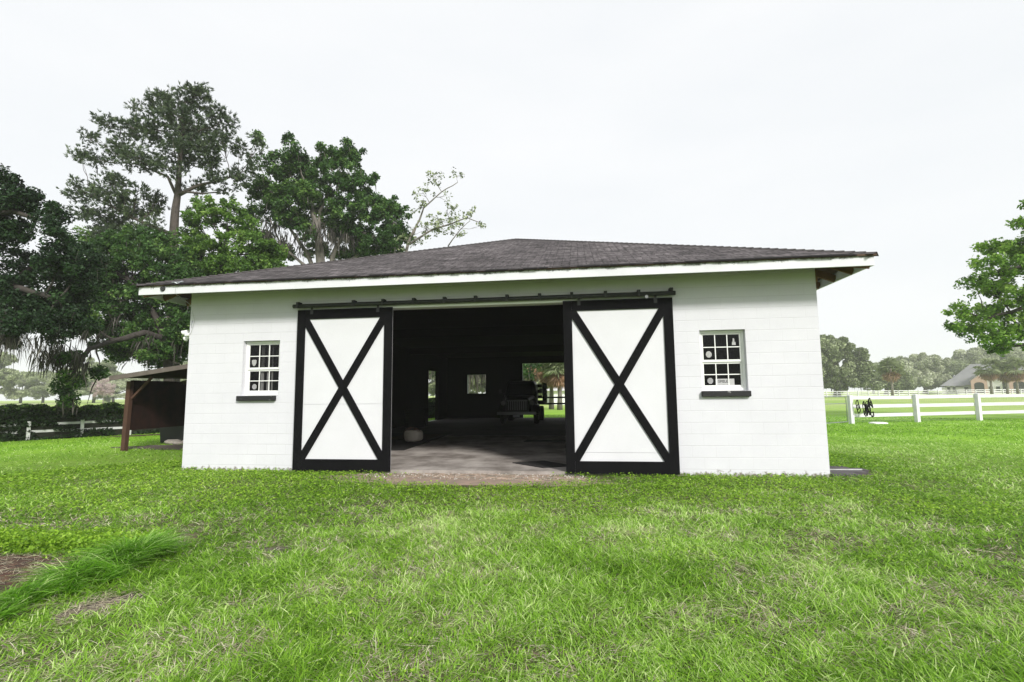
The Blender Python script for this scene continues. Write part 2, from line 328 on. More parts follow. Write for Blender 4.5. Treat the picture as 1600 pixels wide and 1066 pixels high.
def blob_patch(name, cx, cy, rx, ry, mt, z=.006, rz=0, seed=0, n=72, rough=.35):
    g = G(); vs = [(cx, cy, z+.012)]
    for k in range(n):
        a = 2*math.pi*k/n; q = 1+rough*(float(fbm(math.cos(a)*3+seed*5, math.sin(a)*3, 1.0, seed))-.5)*2
        x, y = rx*q*math.cos(a), ry*q*math.sin(a); vs.append((cx+x*math.cos(rz)-y*math.sin(rz), cy+x*math.sin(rz)+y*math.cos(rz), z))
    g.add(vs, [(0, k+1, (k+1) % n+1) for k in range(n)])
    return tag(g.build(name, mt), kind='structure')
M['doordirt'] = mat('trodden_sand', (.44, .32, .25), .95, (4.5, .42, .6, (.20, .17, .14)), .6, 25)
blob_patch('dirt_patch', 5.95, -.62, 2.5, .66, M['dirt'], seed=1)
blob_patch('dirt_patch', 6.3, -.42, 1.65, .36, M['doordirt'], z=.012, seed=2, rough=.5)
blob_patch('dirt_patch', 3.0, -5.52, 1.0, .52, M['mulch'], seed=3, rz=-.12)
M['soil'] = mat('dark_bare_soil', (.13, .105, .085), .95, (14, .35, .65, (.06, .052, .045)), 1, 45)
blob_patch('dirt_patch', 4.62, -6.0, .13, .3, M['soil'], seed=4, rz=-.5)
blob_patch('dirt_patch', 5.08, -4.67, .16, .09, M['soil'], seed=5)
blob_patch('dirt_patch', -3.6, 4.3, 1.9, .8, M['soil'], seed=6, rz=.1)
blob_patch('dirt_patch', -8.8, 8.3, 1.4, .4, M['mulch'], seed=8, rz=.8)
blob_patch('dirt_patch', 12.65, .6, .5, .5, M['soil'], seed=9)

# ------------------------------------------------------------------ barn
BW, BL, OV, ZF, HF, AP = 12.2, 20.0, .63, 3.5, .165, 6.39
D0, D1, DT = 4.25, 8.02, 3.17
barn = empty('barn', (0, 0, 0), label='white painted concrete block barn with brown shingle hip roof and black trimmed sliding doors', cat='barn')
def wall(g, P, u, n_, W_, H, th, holes, rm=0):
    """wall in local frame: P origin, u along, n_ inward normal; holes (u0,u1,z0,z1)"""
    P, u, n_ = Vector(P), Vector(u), Vector(n_)
    xs = sorted({0, W_} | {h[i] for h in holes for i in (0, 1)}); zs = sorted({0, H} | {h[i] for h in holes for i in (2, 3)})
    pt = lambda a, z, d: P+u*a+n_*d+Vector((0, 0, z))
    solid = lambda i, k: 0 <= i < len(xs)-1 and 0 <= k < len(zs)-1 and not any(h[0] <= (xs[i]+xs[i+1])/2 <= h[1] and h[2] <= (zs[k]+zs[k+1])/2 <= h[3] for h in holes)
    for i in range(len(xs)-1):
        for k in range(len(zs)-1):
            if not solid(i, k): continue
            a, b, z0, z1 = xs[i], xs[i+1], zs[k], zs[k+1]
            g.add([pt(a, z0, 0), pt(b, z0, 0), pt(b, z1, 0), pt(a, z1, 0)], [(0, 1, 2, 3)], 0)
            g.add([pt(a, z0, th), pt(a, z1, th), pt(b, z1, th), pt(b, z0, th)], [(0, 1, 2, 3)], 1)
            if not solid(i-1, k): g.add([pt(a, z0, 0), pt(a, z1, 0), pt(a, z1, th), pt(a, z0, th)], [(0, 1, 2, 3)], rm)
            if not solid(i+1, k): g.add([pt(b, z0, 0), pt(b, z0, th), pt(b, z1, th), pt(b, z1, 0)], [(0, 1, 2, 3)], rm)
            if not solid(i, k-1): g.add([pt(a, z0, 0), pt(a, z0, th), pt(b, z0, th), pt(b, z0, 0)], [(0, 1, 2, 3)], rm)
            if not solid(i, k+1): g.add([pt(a, z1, 0), pt(b, z1, 0), pt(b, z1, th), pt(a, z1, th)], [(0, 1, 2, 3)], 0)
WL, WR = (1.235, 2.035), (10.18, 10.965)
g = G(); TH = .2; HW = 3.72
wall(g, (0, 0, 0), (1, 0, 0), (0, 1, 0), BW, HW, TH, [(D0, D1, 0, DT), (WL[0], WL[1], 1.49, 2.6), (WR[0], WR[1], 1.49, 2.58)])
wall(g, (0, BL, 0), (0, -1, 0), (1, 0, 0), BL-TH, HW, TH, [(2.1, 4.0, .06, 2.75)], 1)
wall(g, (BW, TH, 0), (0, 1, 0), (-1, 0, 0), BL-TH, HW, TH, [])
wall(g, (BW-TH, BL, 0), (-1, 0, 0), (0, -1, 0), BW-2*TH, HW, TH, [(BW-TH-8.02, BW-TH-4.72, .06, 3.22), (BW-TH-2.52, BW-TH-1.42, 1.5, 2.6)])
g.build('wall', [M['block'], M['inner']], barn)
# floor slab
g = G(); g.box(.2, BW-.2, .2, BL-.2, -.1, .065)
g.box(D0+.004, D1-.004, -.05, .2, -.1, .065)
g.build('floor_slab', M['concrete'], barn)
g = G(); g.box(.2, BW-.2, 7.6, BL-.2, .0651, .070); g.build('shaded_floor', mat('shaded_concrete', (.09, .08, .075), .9, (.6, .35, .65, (.04, .036, .034)), .2, 20), barn)  # fading of light deep inside, put into the colour of a darker floor layer
# tie beams under the roof
for Y in (6.4, 13.0):
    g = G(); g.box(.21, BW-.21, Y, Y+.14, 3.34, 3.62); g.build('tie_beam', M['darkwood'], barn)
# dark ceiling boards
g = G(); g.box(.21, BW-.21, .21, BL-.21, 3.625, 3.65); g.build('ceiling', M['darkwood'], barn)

# hip roof
def roof_faces(e, z, ap, x0=0, x1=BW, y0=0, y1=BL):
    cx = (x0+x1)/2; h = (x1-x0)/2
    A = Vector((x0-e, y0-e, z)); B = Vector((x1+e, y0-e, z)); C_ = Vector((x1+e, y1+e, z)); D = Vector((x0-e, y1+e, z))
    P = Vector((cx, y0+h, ap)); Q = Vector((cx, y1-h, ap)); return A, B, C_, D, P, Q
def hip_roof(name, parent, mt, e, z, ap, x0, x1, y0, y1, th=.03, under=None):
    A, B, C_, D, P, Q = roof_faces(e, z, ap, x0, x1, y0, y1)
    bm = bmesh.new(); uvl = bm.loops.layers.uv.new('UVMap')
    def face(ps, o, ud):
        vs = [bm.verts.new(p) for p in ps]; f = bm.faces.new(vs); n_ = f.normal if f.normal.length else None; f.normal_update()
        ud = Vector(ud); vd = f.normal.cross(ud)
        for l in f.loops: d = l.vert.co-o; l[uvl].uv = (d.dot(ud), abs(d.dot(vd)))
    face([A, B, P], A, (1, 0, 0)); face([B, C_, Q, P], B, (0, 1, 0)); face([C_, D, Q], C_, (-1, 0, 0)); face([D, A, P, Q], D, (0, -1, 0))
    me = bpy.data.meshes.new(name); bm.to_mesh(me); bm.free(); me.materials.append(mt)
    o = bpy.data.objects.new(name, me); COL.objects.link(o); o.parent = parent
    g = G(); dz = Vector((0, 0, -th)); ps = [A, B, C_, D, P, Q]; ps = [p+dz for p in ps]
    g.add(ps, [(4, 1, 0), (4, 5, 2, 1), (5, 3, 2), (5, 4, 0, 3)])
    top = [A, B, C_, D]
    for i in range(4): g.add([top[i]+dz, top[(i+1) % 4]+dz, top[(i+1) % 4], top[i]], [(0, 1, 2, 3)])
    g.build('roof_deck', under or M['lumber'], parent)
    return o
ZT = ZF+HF
barn_roof = hip_roof('roof', barn, M['shingle'], OV+.03, ZT+.022, AP, 0, BW, 0, BL, under=M['deck'])
# ragged shingle butts along the front eave, and hip / ridge caps
g = G(); x = -OV-.02
while x < BW+OV-.28:
    w = rnd.uniform(.1, .32); d = rnd.uniform(.0, .022); dz = rnd.uniform(.0, .012)
    g.add([(x, -OV-.035-d, ZT+.004-dz), (x+w-.006, -OV-.035-d, ZT+.004-dz), (x+w-.006, -OV+.1, ZT+.075), (x, -OV+.1, ZT+.075), (x, -OV-.035-d, ZT+.018), (x+w-.006, -OV-.035-d, ZT+.018)],
          [(0, 1, 5, 4), (4, 5, 2, 3)]); x += w
g.build('eave_shingles', M['shingle'], barn)
A, B, C_, D, P, Q = roof_faces(OV+.03, ZT+.022, AP)
g = G()
for a, b in ((A, P), (B, P), (C_, Q), (D, Q), (P, Q)):
    d = b-a; n = int(d.length/.16); dn = d.normalized(); sd = dn.cross(Vector((0, 0, 1))).normalized(); up = sd.cross(dn)
    for k in range(n):
        p0 = a+dn*(k*.16); p1 = a+dn*(k*.16+.24); s = .12+rnd.uniform(-.006, .006); dr = .055 if abs(d.z) > .1 else .05
        g.add([p0+sd*s-up*dr+up*.03, p0+up*.03, p0-sd*s-up*dr+up*.03, p1+sd*s-up*dr+up*.008, p1+up*.008, p1-sd*s-up*dr+up*.008], [(0, 1, 4, 3), (1, 2, 5, 4)])
g.build('hip_caps', mat('hip_cap_shingle', (.07, .062, .062), .95, (5, .3, .7, (.045, .04, .04)), .4, 50), barn)
# fascia
def fascia_mat():
    m = mat('weathered_white_fascia', (.66, .67, .71), .6, (1.6, .42, .8, (.56, .57, .60)), .1, 20); t = m.node_tree; K = t.links.new; b = t.nodes['Principled BSDF']
    src = b.inputs['Base Color'].links[0].from_socket
    tcn = N('ShaderNodeTexCoord', t); sp = N('ShaderNodeSeparateXYZ', t); K(tcn.outputs['Object'], sp.inputs[0])
    n = N('ShaderNodeTexNoise', t); n.inputs['Scale'].default_value = 4.5; n.inputs['Detail'].default_value = 10; n.inputs['Roughness'].default_value = .85; K(tcn.outputs['Object'], n.inputs[0])
    a = N('ShaderNodeMath', t, operation='MULTIPLY_ADD'); a.inputs[1].default_value = .3; a.inputs[2].default_value = -(ZT)-.117; K(n.outputs['Fac'], a.inputs[0])
    s = N('ShaderNodeMath', t, operation='ADD'); K(a.outputs[0], s.inputs[0]); K(sp.outputs[2], s.inputs[1])
    r = N('ShaderNodeMapRange', t); r.inputs[1].default_value = .0; r.inputs[2].default_value = .03; r.inputs[4].default_value = .85; K(s.outputs[0], r.inputs[0])
    mx_ = N('ShaderNodeMix', t, data_type='RGBA'); mx_.inputs[7].default_value = (.07, .075, .065, 1); K(r.outputs[0], mx_.inputs[0]); K(src, mx_.inputs[6]); K(mx_.outputs[2], b.inputs['Base Color'])
    return m
M['fascia'] = fascia_mat()
e = OV; f_ = .035
for nm, bx in (('f', (-e, BW+e, -e, -e+f_)), ('b', (-e, BW+e, BL+e-f_, BL+e)), ('l', (-e, -e+f_, -e+f_+.001, BL+e-f_-.001)), ('r', (BW+e-f_, BW+e, -e+f_+.001, BL+e-f_-.001))):
    g = G(); g.box(bx[0], bx[1], bx[2], bx[3], ZF, ZT); g.build('fascia', [M['fascia']], barn)
# rafter tails under the side eaves, hip rafters
zr = ZT-.05; sl_ = (AP-ZT-.022)/(BW/2+OV+.03)
Y = -.06
while Y < BL+.2:
    for s in (0, 1):
        x0 = -e+.04; g = G()
        a = (x0, Y, zr-.075); b = (.0-.001, Y, zr-.075+(0-x0)*sl_)
        if s: a = (BW-a[0], Y, a[2]); b = (BW-b[0], Y, b[2])
        g.bar(a, b, .04, .13); g.build('rafter_tail', M['lumber'], barn)
    Y += .61
for sx, sy in ((0, 0), (1, 0), (0, 1), (1, 1)):
    X0, X1 = (-e+.045, -.02) if not sx else (BW+e-.045, BW+.02); Y0, Y1 = (-e+.045, -.02) if not sy else (BL+e-.045, BL+.02)
    g = G(); g.bar((X0, Y0, zr-.085), (X1, Y1, zr-.085+.6*sl_), .05, .15); g.build('hip_rafter', M['lumber'], barn)
for s in (0, 1):        # nailer boards along the wall heads under the side eaves
    g = G(); x0 = -.045 if not s else BW+.003; g.box(x0, x0+.042, .02, BL-.02, 3.4, 3.53); g.build('wall_plate', M['lumber'], barn)

# sliding doors
def slide_door(x0, x1, seam):
    z0, z1 = .035, 3.185; w = x1-x0; y0 = -.085
    d = empty('sliding_door', (0, 0, 0)); d.parent = barn
    for za, zb in ((z0+.01, seam-.004), (seam, z1-.01)):
        g = G(); g.box(x0+.01, x1-.01, y0+.02, y0+.055, za, zb); g.build('door_panel', M['doorwhite'], d)
    fw = .165; yb = y0-.004
    g = G()
    g.box(x0, x0+fw, yb, y0+.02, z0, z1); g.box(x1-fw, x1, yb, y0+.02, z0, z1)
    g.box(x0+fw+.001, x1-fw-.001, yb+.002, y0+.02, z1-.19, z1); g.box(x0+fw+.001, x1-fw-.001, yb+.002, y0+.02, z0, z0+.22)
    g.build('door_frame', M['black'], d)
    ix0, ix1, iz0, iz1 = x0+fw, x1-fw, z0+.22, z1-.19
    def brace(a, b, yq):
        a, b = Vector((a[0], yq, a[1])), Vector((b[0], yq, b[1])); q = G(); hw = .072
        dn = (b-a).normalized(); sd = Vector((-dn.z, 0, dn.x))
        # clip the board into the frame opening corners
        pts = []
        cx, cz = a.x, a.z; sx = 1 if b.x > a.x else -1; sz = 1 if b.z > a.z else -1
        kx = hw/abs(dn.z); kz = hw/abs(dn.x)
        poly = [(a.x, a.z), (a.x+sx*kx, a.z), (b.x, b.z-sz*kz), (b.x, b.z), (b.x-sx*kx, b.z), (a.x, a.z+sz*kz)]
        n_ = len(poly); vs = [(p[0], yq, p[1]) for p in poly]+[(p[0], y0+.0205, p[1]) for p in poly]
        fs = [tuple(range(n_)), tuple(range(2*n_-1, n_-1, -1))]+[(i, n_+i, n_+(i+1) % n_, (i+1) % n_) for i in range(n_)]
        q.add(vs, fs); bm_ = q.build('cross_brace', M['black'], d); return bm_
    brace((ix0, iz1), (ix1, iz0), y0-.003); brace((ix0, iz0), (ix1, iz1), y0-.006)
    for xx in (x0+.3, x1-.3):
        g = G(); g.box(xx-.03, xx+.03, y0-.008, y0-.004, z1-.09, z1-.001); g.box(xx-.022, xx+.022, y0-.006, y0+.0, z1+.001, z1+.075)
        g.build('roller_hanger', M['trackblack'], d)
    return d
slide_door(2.45, 4.43, 1.31); slide_door(7.74, 9.72, .41)
# track pipe + brackets
tr = G(); tr.tube([(2.36, -.1, 3.262), (6, -.1, 3.262), (9.775, -.1, 3.262)], .04, 12)
track = tr.build('door_track', M['trackblack'], barn, smooth=True)
for k in range(12):
    xx = 2.46+k*.605 if k else 2.46
    if k == 1: continue
    xx = [2.46, 0, 3.63, 4.24, 4.86, 5.47, 6.08, 6.69, 7.31, 7.91, 8.53, 9.13][k]
    g = G(); g.box(xx-.028, xx+.028, -.115, .0, 3.302, 3.345); g.box(xx-.02, xx+.02, -.145, -.105, 3.22, 3.338); g.build('track_bracket', M['trackblack'], track)
g = G(); g.box(9.67, 9.73, -.15, .0, 3.302, 3.355); g.build('track_bracket', M['trackblack'], track)
g = G(); g.lathe([(0, -.04), (.03, -.04), (.03, .04), (0, .04)], Matrix.Translation((9.26, -.1, 3.205)) @ Matrix.Rotation(math.pi/2, 4, 'X'), 14); g.build('roller', M['steel'], track, smooth=False)
# white lintel trim between opening and track
g = G(); g.box(4.2, 8.06, -.02, -.001, 3.175, 3.215); g.build('lintel_trim', M['vinyl'], barn)

# windows
def window(x0, x1, z0, z1, sx0, sx1, right):
    w = empty('window', (0, 0, 0)); w.parent = barn; rec = .09
    g = G(); fw = .045
    for b in ((x0+.004, x0+fw, z0+.004, z1-.004), (x1-fw, x1-.004, z0+.004, z1-.004), (x0+fw, x1-fw, z1-fw, z1-.004), (x0+fw, x1-fw, z0+.004, z0+fw+.01)):
        g.box(b[0], b[1], rec, rec+.07, b[2], b[3])
    g.build('window_frame', M['vinyl'], w)
    zm = z0+(z1-z0)*.475
    a, b = x0+fw+.002, x1-fw-.002
    for zz0, zz1, yy in ((zm, z1-fw-.002, rec+.012), (z0+fw+.012, zm-.002, rec+.035)):
        g = G(); s = .03
        g.box(a, a+s, yy, yy+.02, zz0, zz1); g.box(b-s, b, yy, yy+.02, zz0, zz1); g.box(a+s, b-s, yy, yy+.02, zz1-s, zz1); g.box(a+s, b-s, yy, yy+.02, zz0, zz0+s+.012)
        for k in (1, 2):
            xx = a+s+(b-a-2*s)*k/3; g.box(xx-.008, xx+.008, yy+.002, yy+.012, zz0+s+.012, zz1-s)
        zc = (zz0+.012+zz1)/2; g.box(a+s, b-s, yy+.004, yy+.011, zc-.008, zc+.008)
        g.build('sash', M['vinyl'], w)
    g = G(); g.add([(a, rec+.05, z0+.05), (b, rec+.05, z0+.05), (b, rec+.05, z1-.05), (a, rec+.05, z1-.05)], [(0, 1, 2, 3)])
    g.add([(a, rec+.024, zm), (b, rec+.024, zm), (b, rec+.024, z1-.05), (a, rec+.024, z1-.05)], [(0, 1, 2, 3)])
    g.build('pane', M['glass'], w)
    g = G(); g.box(sx0, sx1, -.07, rec, z0-.105, z0-.004); s_ = g.build('sill', M['sill'], w, bevel=.012)
    # stickers on the panes
    def disc(cx, cz, rx, rz, mt, y=rec+.02, poly=None):
        q = G(); pts = poly or [(math.cos(k*math.pi/8), math.sin(k*math.pi/8)) for k in range(16)]
        q.add([(cx+p[0]*rx, y-.0, cz+p[1]*rz) for p in pts]+[(cx+p[0]*rx, y+.003, cz+p[1]*rz) for p in pts], [tuple(range(len(pts)))]+[(i, i+len(pts), (i+1) % len(pts)+len(pts), (i+1) % len(pts)) for i in range(len(pts))])
        q.build('sticker', mt, w)
    oct_ = [(math.cos((k+.5)*math.pi/4)*1.05, math.sin((k+.5)*math.pi/4)*1.05) for k in range(8)]
    shield = [(-1, .8), (-.5, 1), (0, .9), (.5, 1), (1, .8), (1, 0), (.6, -.7), (0, -1.1), (-.6, -.7), (-1, 0)]
    pw = (b-a-2*.03)/3; c1 = a+.03+pw*.5
    if right:
        disc(c1-.01, zm+.14, .052, .06, M['sticker'], rec+.02); disc(c1+.0, z0+.18, .05, .055, M['stickergrey'], rec+.046, oct_)
        disc(a+.03+pw*2.55, z1-.225, .028, .045, M['sticker'], rec+.02, [(-1.2, -1), (1.2, -1), (1.1, .2), (.5, .3), (.45, 1.6), (-.45, 1.8), (-.6, .4), (-1, .2)])
    else:
        disc(c1-.01, zm+.14, .05, .065, M['sticker'], rec+.02, shield); disc(c1-.0, z0+.18, .05, .055, M['stickergrey'], rec+.046, oct_)
        q = G()
        for (cx0, cx1) in ((.36, .44), (.53, .60), (.66, .69)):
            for k in range(6):
                u0 = x0+(x1-x0)*(cx0+(cx1-cx0)*k/6); u1 = x0+(x1-x0)*(cx0+(cx1-cx0)*(k+1)/6); ya, yb = (rec+.075, rec+.1) if k % 2 else (rec+.1, rec+.075)
                q.add([(u0, ya, z0+.06), (u1, yb, z0+.06), (u1, yb, z1-.05), (u0, ya, z1-.05)], [(0, 1, 2, 3)])
        q.build('curtain', M['curtain'], w)
    return w
window(WL[0], WL[1], 1.49, 2.6, 1.17, 2.0, False)
window(WR[0], WR[1], 1.49, 2.58, 10.165, 10.99, True)
# notice behind the right window
def glyphs(txt, x, z, h, g, y, adv=.62):
    F = {'S': '01111,10000,10000,01110,00001,00001,11110', 'M': '10001,11011,10101,10101,10001,10001,10001', 'I': '111,010,010,010,010,010,111', 'L': '1000,1000,1000,1000,1000,1000,1111', 'E': '1111,1000,1000,1110,1000,1000,1111',
         'Y': '10001,10001,01010,00100,00100,00100,00100', 'O': '01110,10001,10001,10001,10001,10001,01110', 'U': '10001,10001,10001,10001,10001,10001,01110', "'": '1,1,0,0,0,0,0', 'R': '1110,1001,1001,1110,1010,1001,1001', 'N': '10001,11001,10101,10011,10001,10001,10001', ' ': '00,00,00,00,00,00,00'}
    p = h/7
    for c in txt:
        rows = F[c].split(',')
        for i, r in enumerate(rows):
            for k, v in enumerate(r):
                if v == '1': g.box(x+k*p, x+(k+1.02)*p, y, y+.001, z+h-(i+1.02)*p, z+h-i*p)
        x += (len(rows[0])+1)*p
sg = empty('paper_sign', (10.62, .135, 1.55), label='small paper notice reading SMILE standing inside the bottom of the right window', cat='sign')
g = G(); g.box(-.17, .155, .0, .003, 0, .155); g.build('sheet', mat('grey_paper', (.42, .42, .43), .8), sg)
g = G(); glyphs('SMILE', -.125, .085, .048, g, -.0025); glyphs("YOU'RE ON", -.145, .012, .034, g, -.0025); g.build('lettering', M['black'], sg)

# small fittings at the left corner
g = G(); g.lathe([(0, 0), (.05, 0), (.052, .012), (.045, .03), (0, .032)], Matrix.Translation((-.09, -e-.0, 3.605)) @ Matrix.Rotation(math.pi/2, 4, 'X'), 24); g.build('round_cap', M['trackblack'], barn, smooth=False)
li = empty('flood_light', (-.0, .1, 2.76)); li.parent = barn
g = G(); g.box(-.05, -.001, -.05, .05, -.06, .06); g.tube([(-.05, 0, 0), (-.1, -.02, .01), (-.13, -.03, .0)], .014, 8); g.build('bracket', M['vinyl'], li)
for dz, dy in ((.07, -.04), (-.05, .02)):
    g = G(); g.lathe([(.022, -.06), (.03, -.03), (.045, .02), (.06, .05), (.052, .051), (.0, .02)], Matrix.Translation((-.15, dy, dz)) @ Matrix.Rotation(math.radians(-115), 4, 'Y'), 16); g.build('lamp_head', M['vinyl'], li, smooth=True)
g = G(); g.box(-.12, -.03, -.1, .0, -.02, .05); g.build('sensor', M['vinyl'], li, bevel=.01)
g = G(); g.tube([(.19, -e-.01, 3.70), (.19, -e-.012, 3.5), (.16, -.2, 3.35), (.12, -.02, 3.05), (.05, -.02, 2.8), (.0, .0, 2.76)], .004, 5); g.build('cable', M['oldfence'], barn)
g = G(); g.tube([(.0, -.34, 3.8), (.18, -.48, 3.78), (.24, -e-.03, 3.69)], .012, 8); g.tube([(.05, -e+.05, 3.74), (.3, -e+.05, 3.74)], .01, 6); g.tube([(.24, -e-.03, 3.69), (.2, -e-.05, 3.71)], .012, 8); g.build('cable_conduit', M['galv'], barn)
g = G(); g.tube([(.06, -.004, 3.06), (.04, -.01, 2.98), (.055, -.012, 2.9)], .006, 5); g.build('wire_clip', M['galv'], barn)
g = G()
for k in range(5):
    zz = 3.3+k*.09; g.tube([(BW+.02, .1+k*.02, zz-.1), (BW+.2, .1, zz)], .006, 5)
# ------------------------------------------------------------------ things inside the barn
g = G()
def jug(name, x, y):
    t = empty(name, (x, y, .066), -.25, label='cream plastic tank with brown strap sitting on the floor just inside the left door', cat='tank')
    g = G(); w, h, d = .25, .34, .17; n = 20
    pr = []
    for k in range(28):
        a = 2*math.pi*k/28; c, s = math.cos(a), math.sin(a); q = 4.0
        pr.append((w*abs(c)**(2/q)*(1 if c >= 0 else -1), h/2+.01+h/2*abs(s)**(2/q)*(1 if s >= 0 else -1)))
    lv = [(-d, .86), (-d*.8, .97), (-d*.3, 1), (d*.3, 1), (d*.8, .97), (d, .86)]
    vs = [(p[0]*s, yy, h/2+(p[1]-h/2)*s) for yy, s in lv for p in pr]
    m_ = 28; fs = [(i*m_+k, i*m_+(k+1) % m_, (i+1)*m_+(k+1) % m_, (i+1)*m_+k) for i in range(5) for k in range(m_)]+[tuple(range(m_))[::-1], tuple(5*m_+k for k in range(m_))]
    g.add(vs, fs); g.build('tank_body', M['cream'], t, smooth=True)
    g = G(); g.lathe([(.05, .33), (.05, .38), (.035, .39), (0, .39)], Matrix.Translation((.05, 0, 0)), 16); g.build('cap', M['strap'], t)
    g = G(); g.tube([(-.27, -.1, .22), (-.2, -.13, .36), (-.05, -.1, .43), (.1, -.02, .4), (.2, .05, .34)], .016, 6); g.tube([(-.27, .05, .2), (-.22, .02, .33), (-.05, -.02, .41)], .014, 6); g.build('strap', M['strap'], t, smooth=True)
    return t
jug('plastic_tank', 3.02, 5.4)
def mat_slab(name, pts, z, th, mt, **k):
    g = G(); n = len(pts); g.add([(p[0], p[1], z) for p in pts]+[(p[0], p[1], z+th) for p in pts], [tuple(range(n))[::-1], tuple(range(n, 2*n))]+[(i, (i+1) % n, n+(i+1) % n, n+i) for i in range(n)])
    return tag(g.build(name, mt), **k)
mat_slab('rubber_mat', [(1.2, 2.9), (3.55, 3.1), (3.45, 8.6), (1.1, 8.4)], .066, .012, M['rubber'], label='long black rubber mat covering the floor behind the left door', cat='floor mat')
mat_slab('brown_mat', [(1.9, 5.9), (3.3, 6.0), (3.25, 7.9), (1.85, 7.8)], .080, .01, M['brownmat'], label='brown mat lying on the black mat behind the cream tank', cat='floor mat')
mat_slab('door_mat', [(6.62, .98), (7.3, .32), (7.86, .62), (7.25, 1.3)], .066, .014, M['rubber'], label='small black mat lying askew at the right end of the threshold', cat='floor mat')
mat_slab('rubber_mat', [(6.35, 5.4), (8.4, 5.3), (8.45, 5.9), (6.4, 6.0)], .066, .012, M['rubber'], label='narrow black mat across the concrete near the right door', cat='floor mat')
# tools leaning by the right jamb
t = empty('shovel', (8.0, 3.2, .066), 0, label='long handled shovel leaning just inside the right door', cat='shovel')
g = G(); g.tube([(-.25, 0, .15), (.28, .1, 1.5)], .014, 8); g.build('handle', M['lumber'], t)
g = G(); g.add([(-.33, -.09, .02), (-.24, -.1, .2), (-.2, .0, .24), (-.24, .1, .2), (-.33, .09, .02), (-.37, 0, 0)], [(0, 1, 2, 5), (5, 2, 3, 4)]); g.build('blade', M['trackblack'], t)
t = empty('bucket', (7.98, 2.9, .066), 0, label='pale bucket on the floor just inside the right door', cat='bucket')
g = G(); g.lathe([(0, 0), (.1, 0), (.125, .24), (.13, .24), (.128, .26), (.118, .26), (.095, .012), (0, .012)], None, 20); g.build('pail', M['cream'], t, smooth=True)
g = G(); g.tube([(-.12, 0, .24), (-.1, -.03, .12), (0, -.13, .09), (.1, -.03, .12), (.12, 0, .24)], .005, 6); g.build('handle', M['steel'], t)

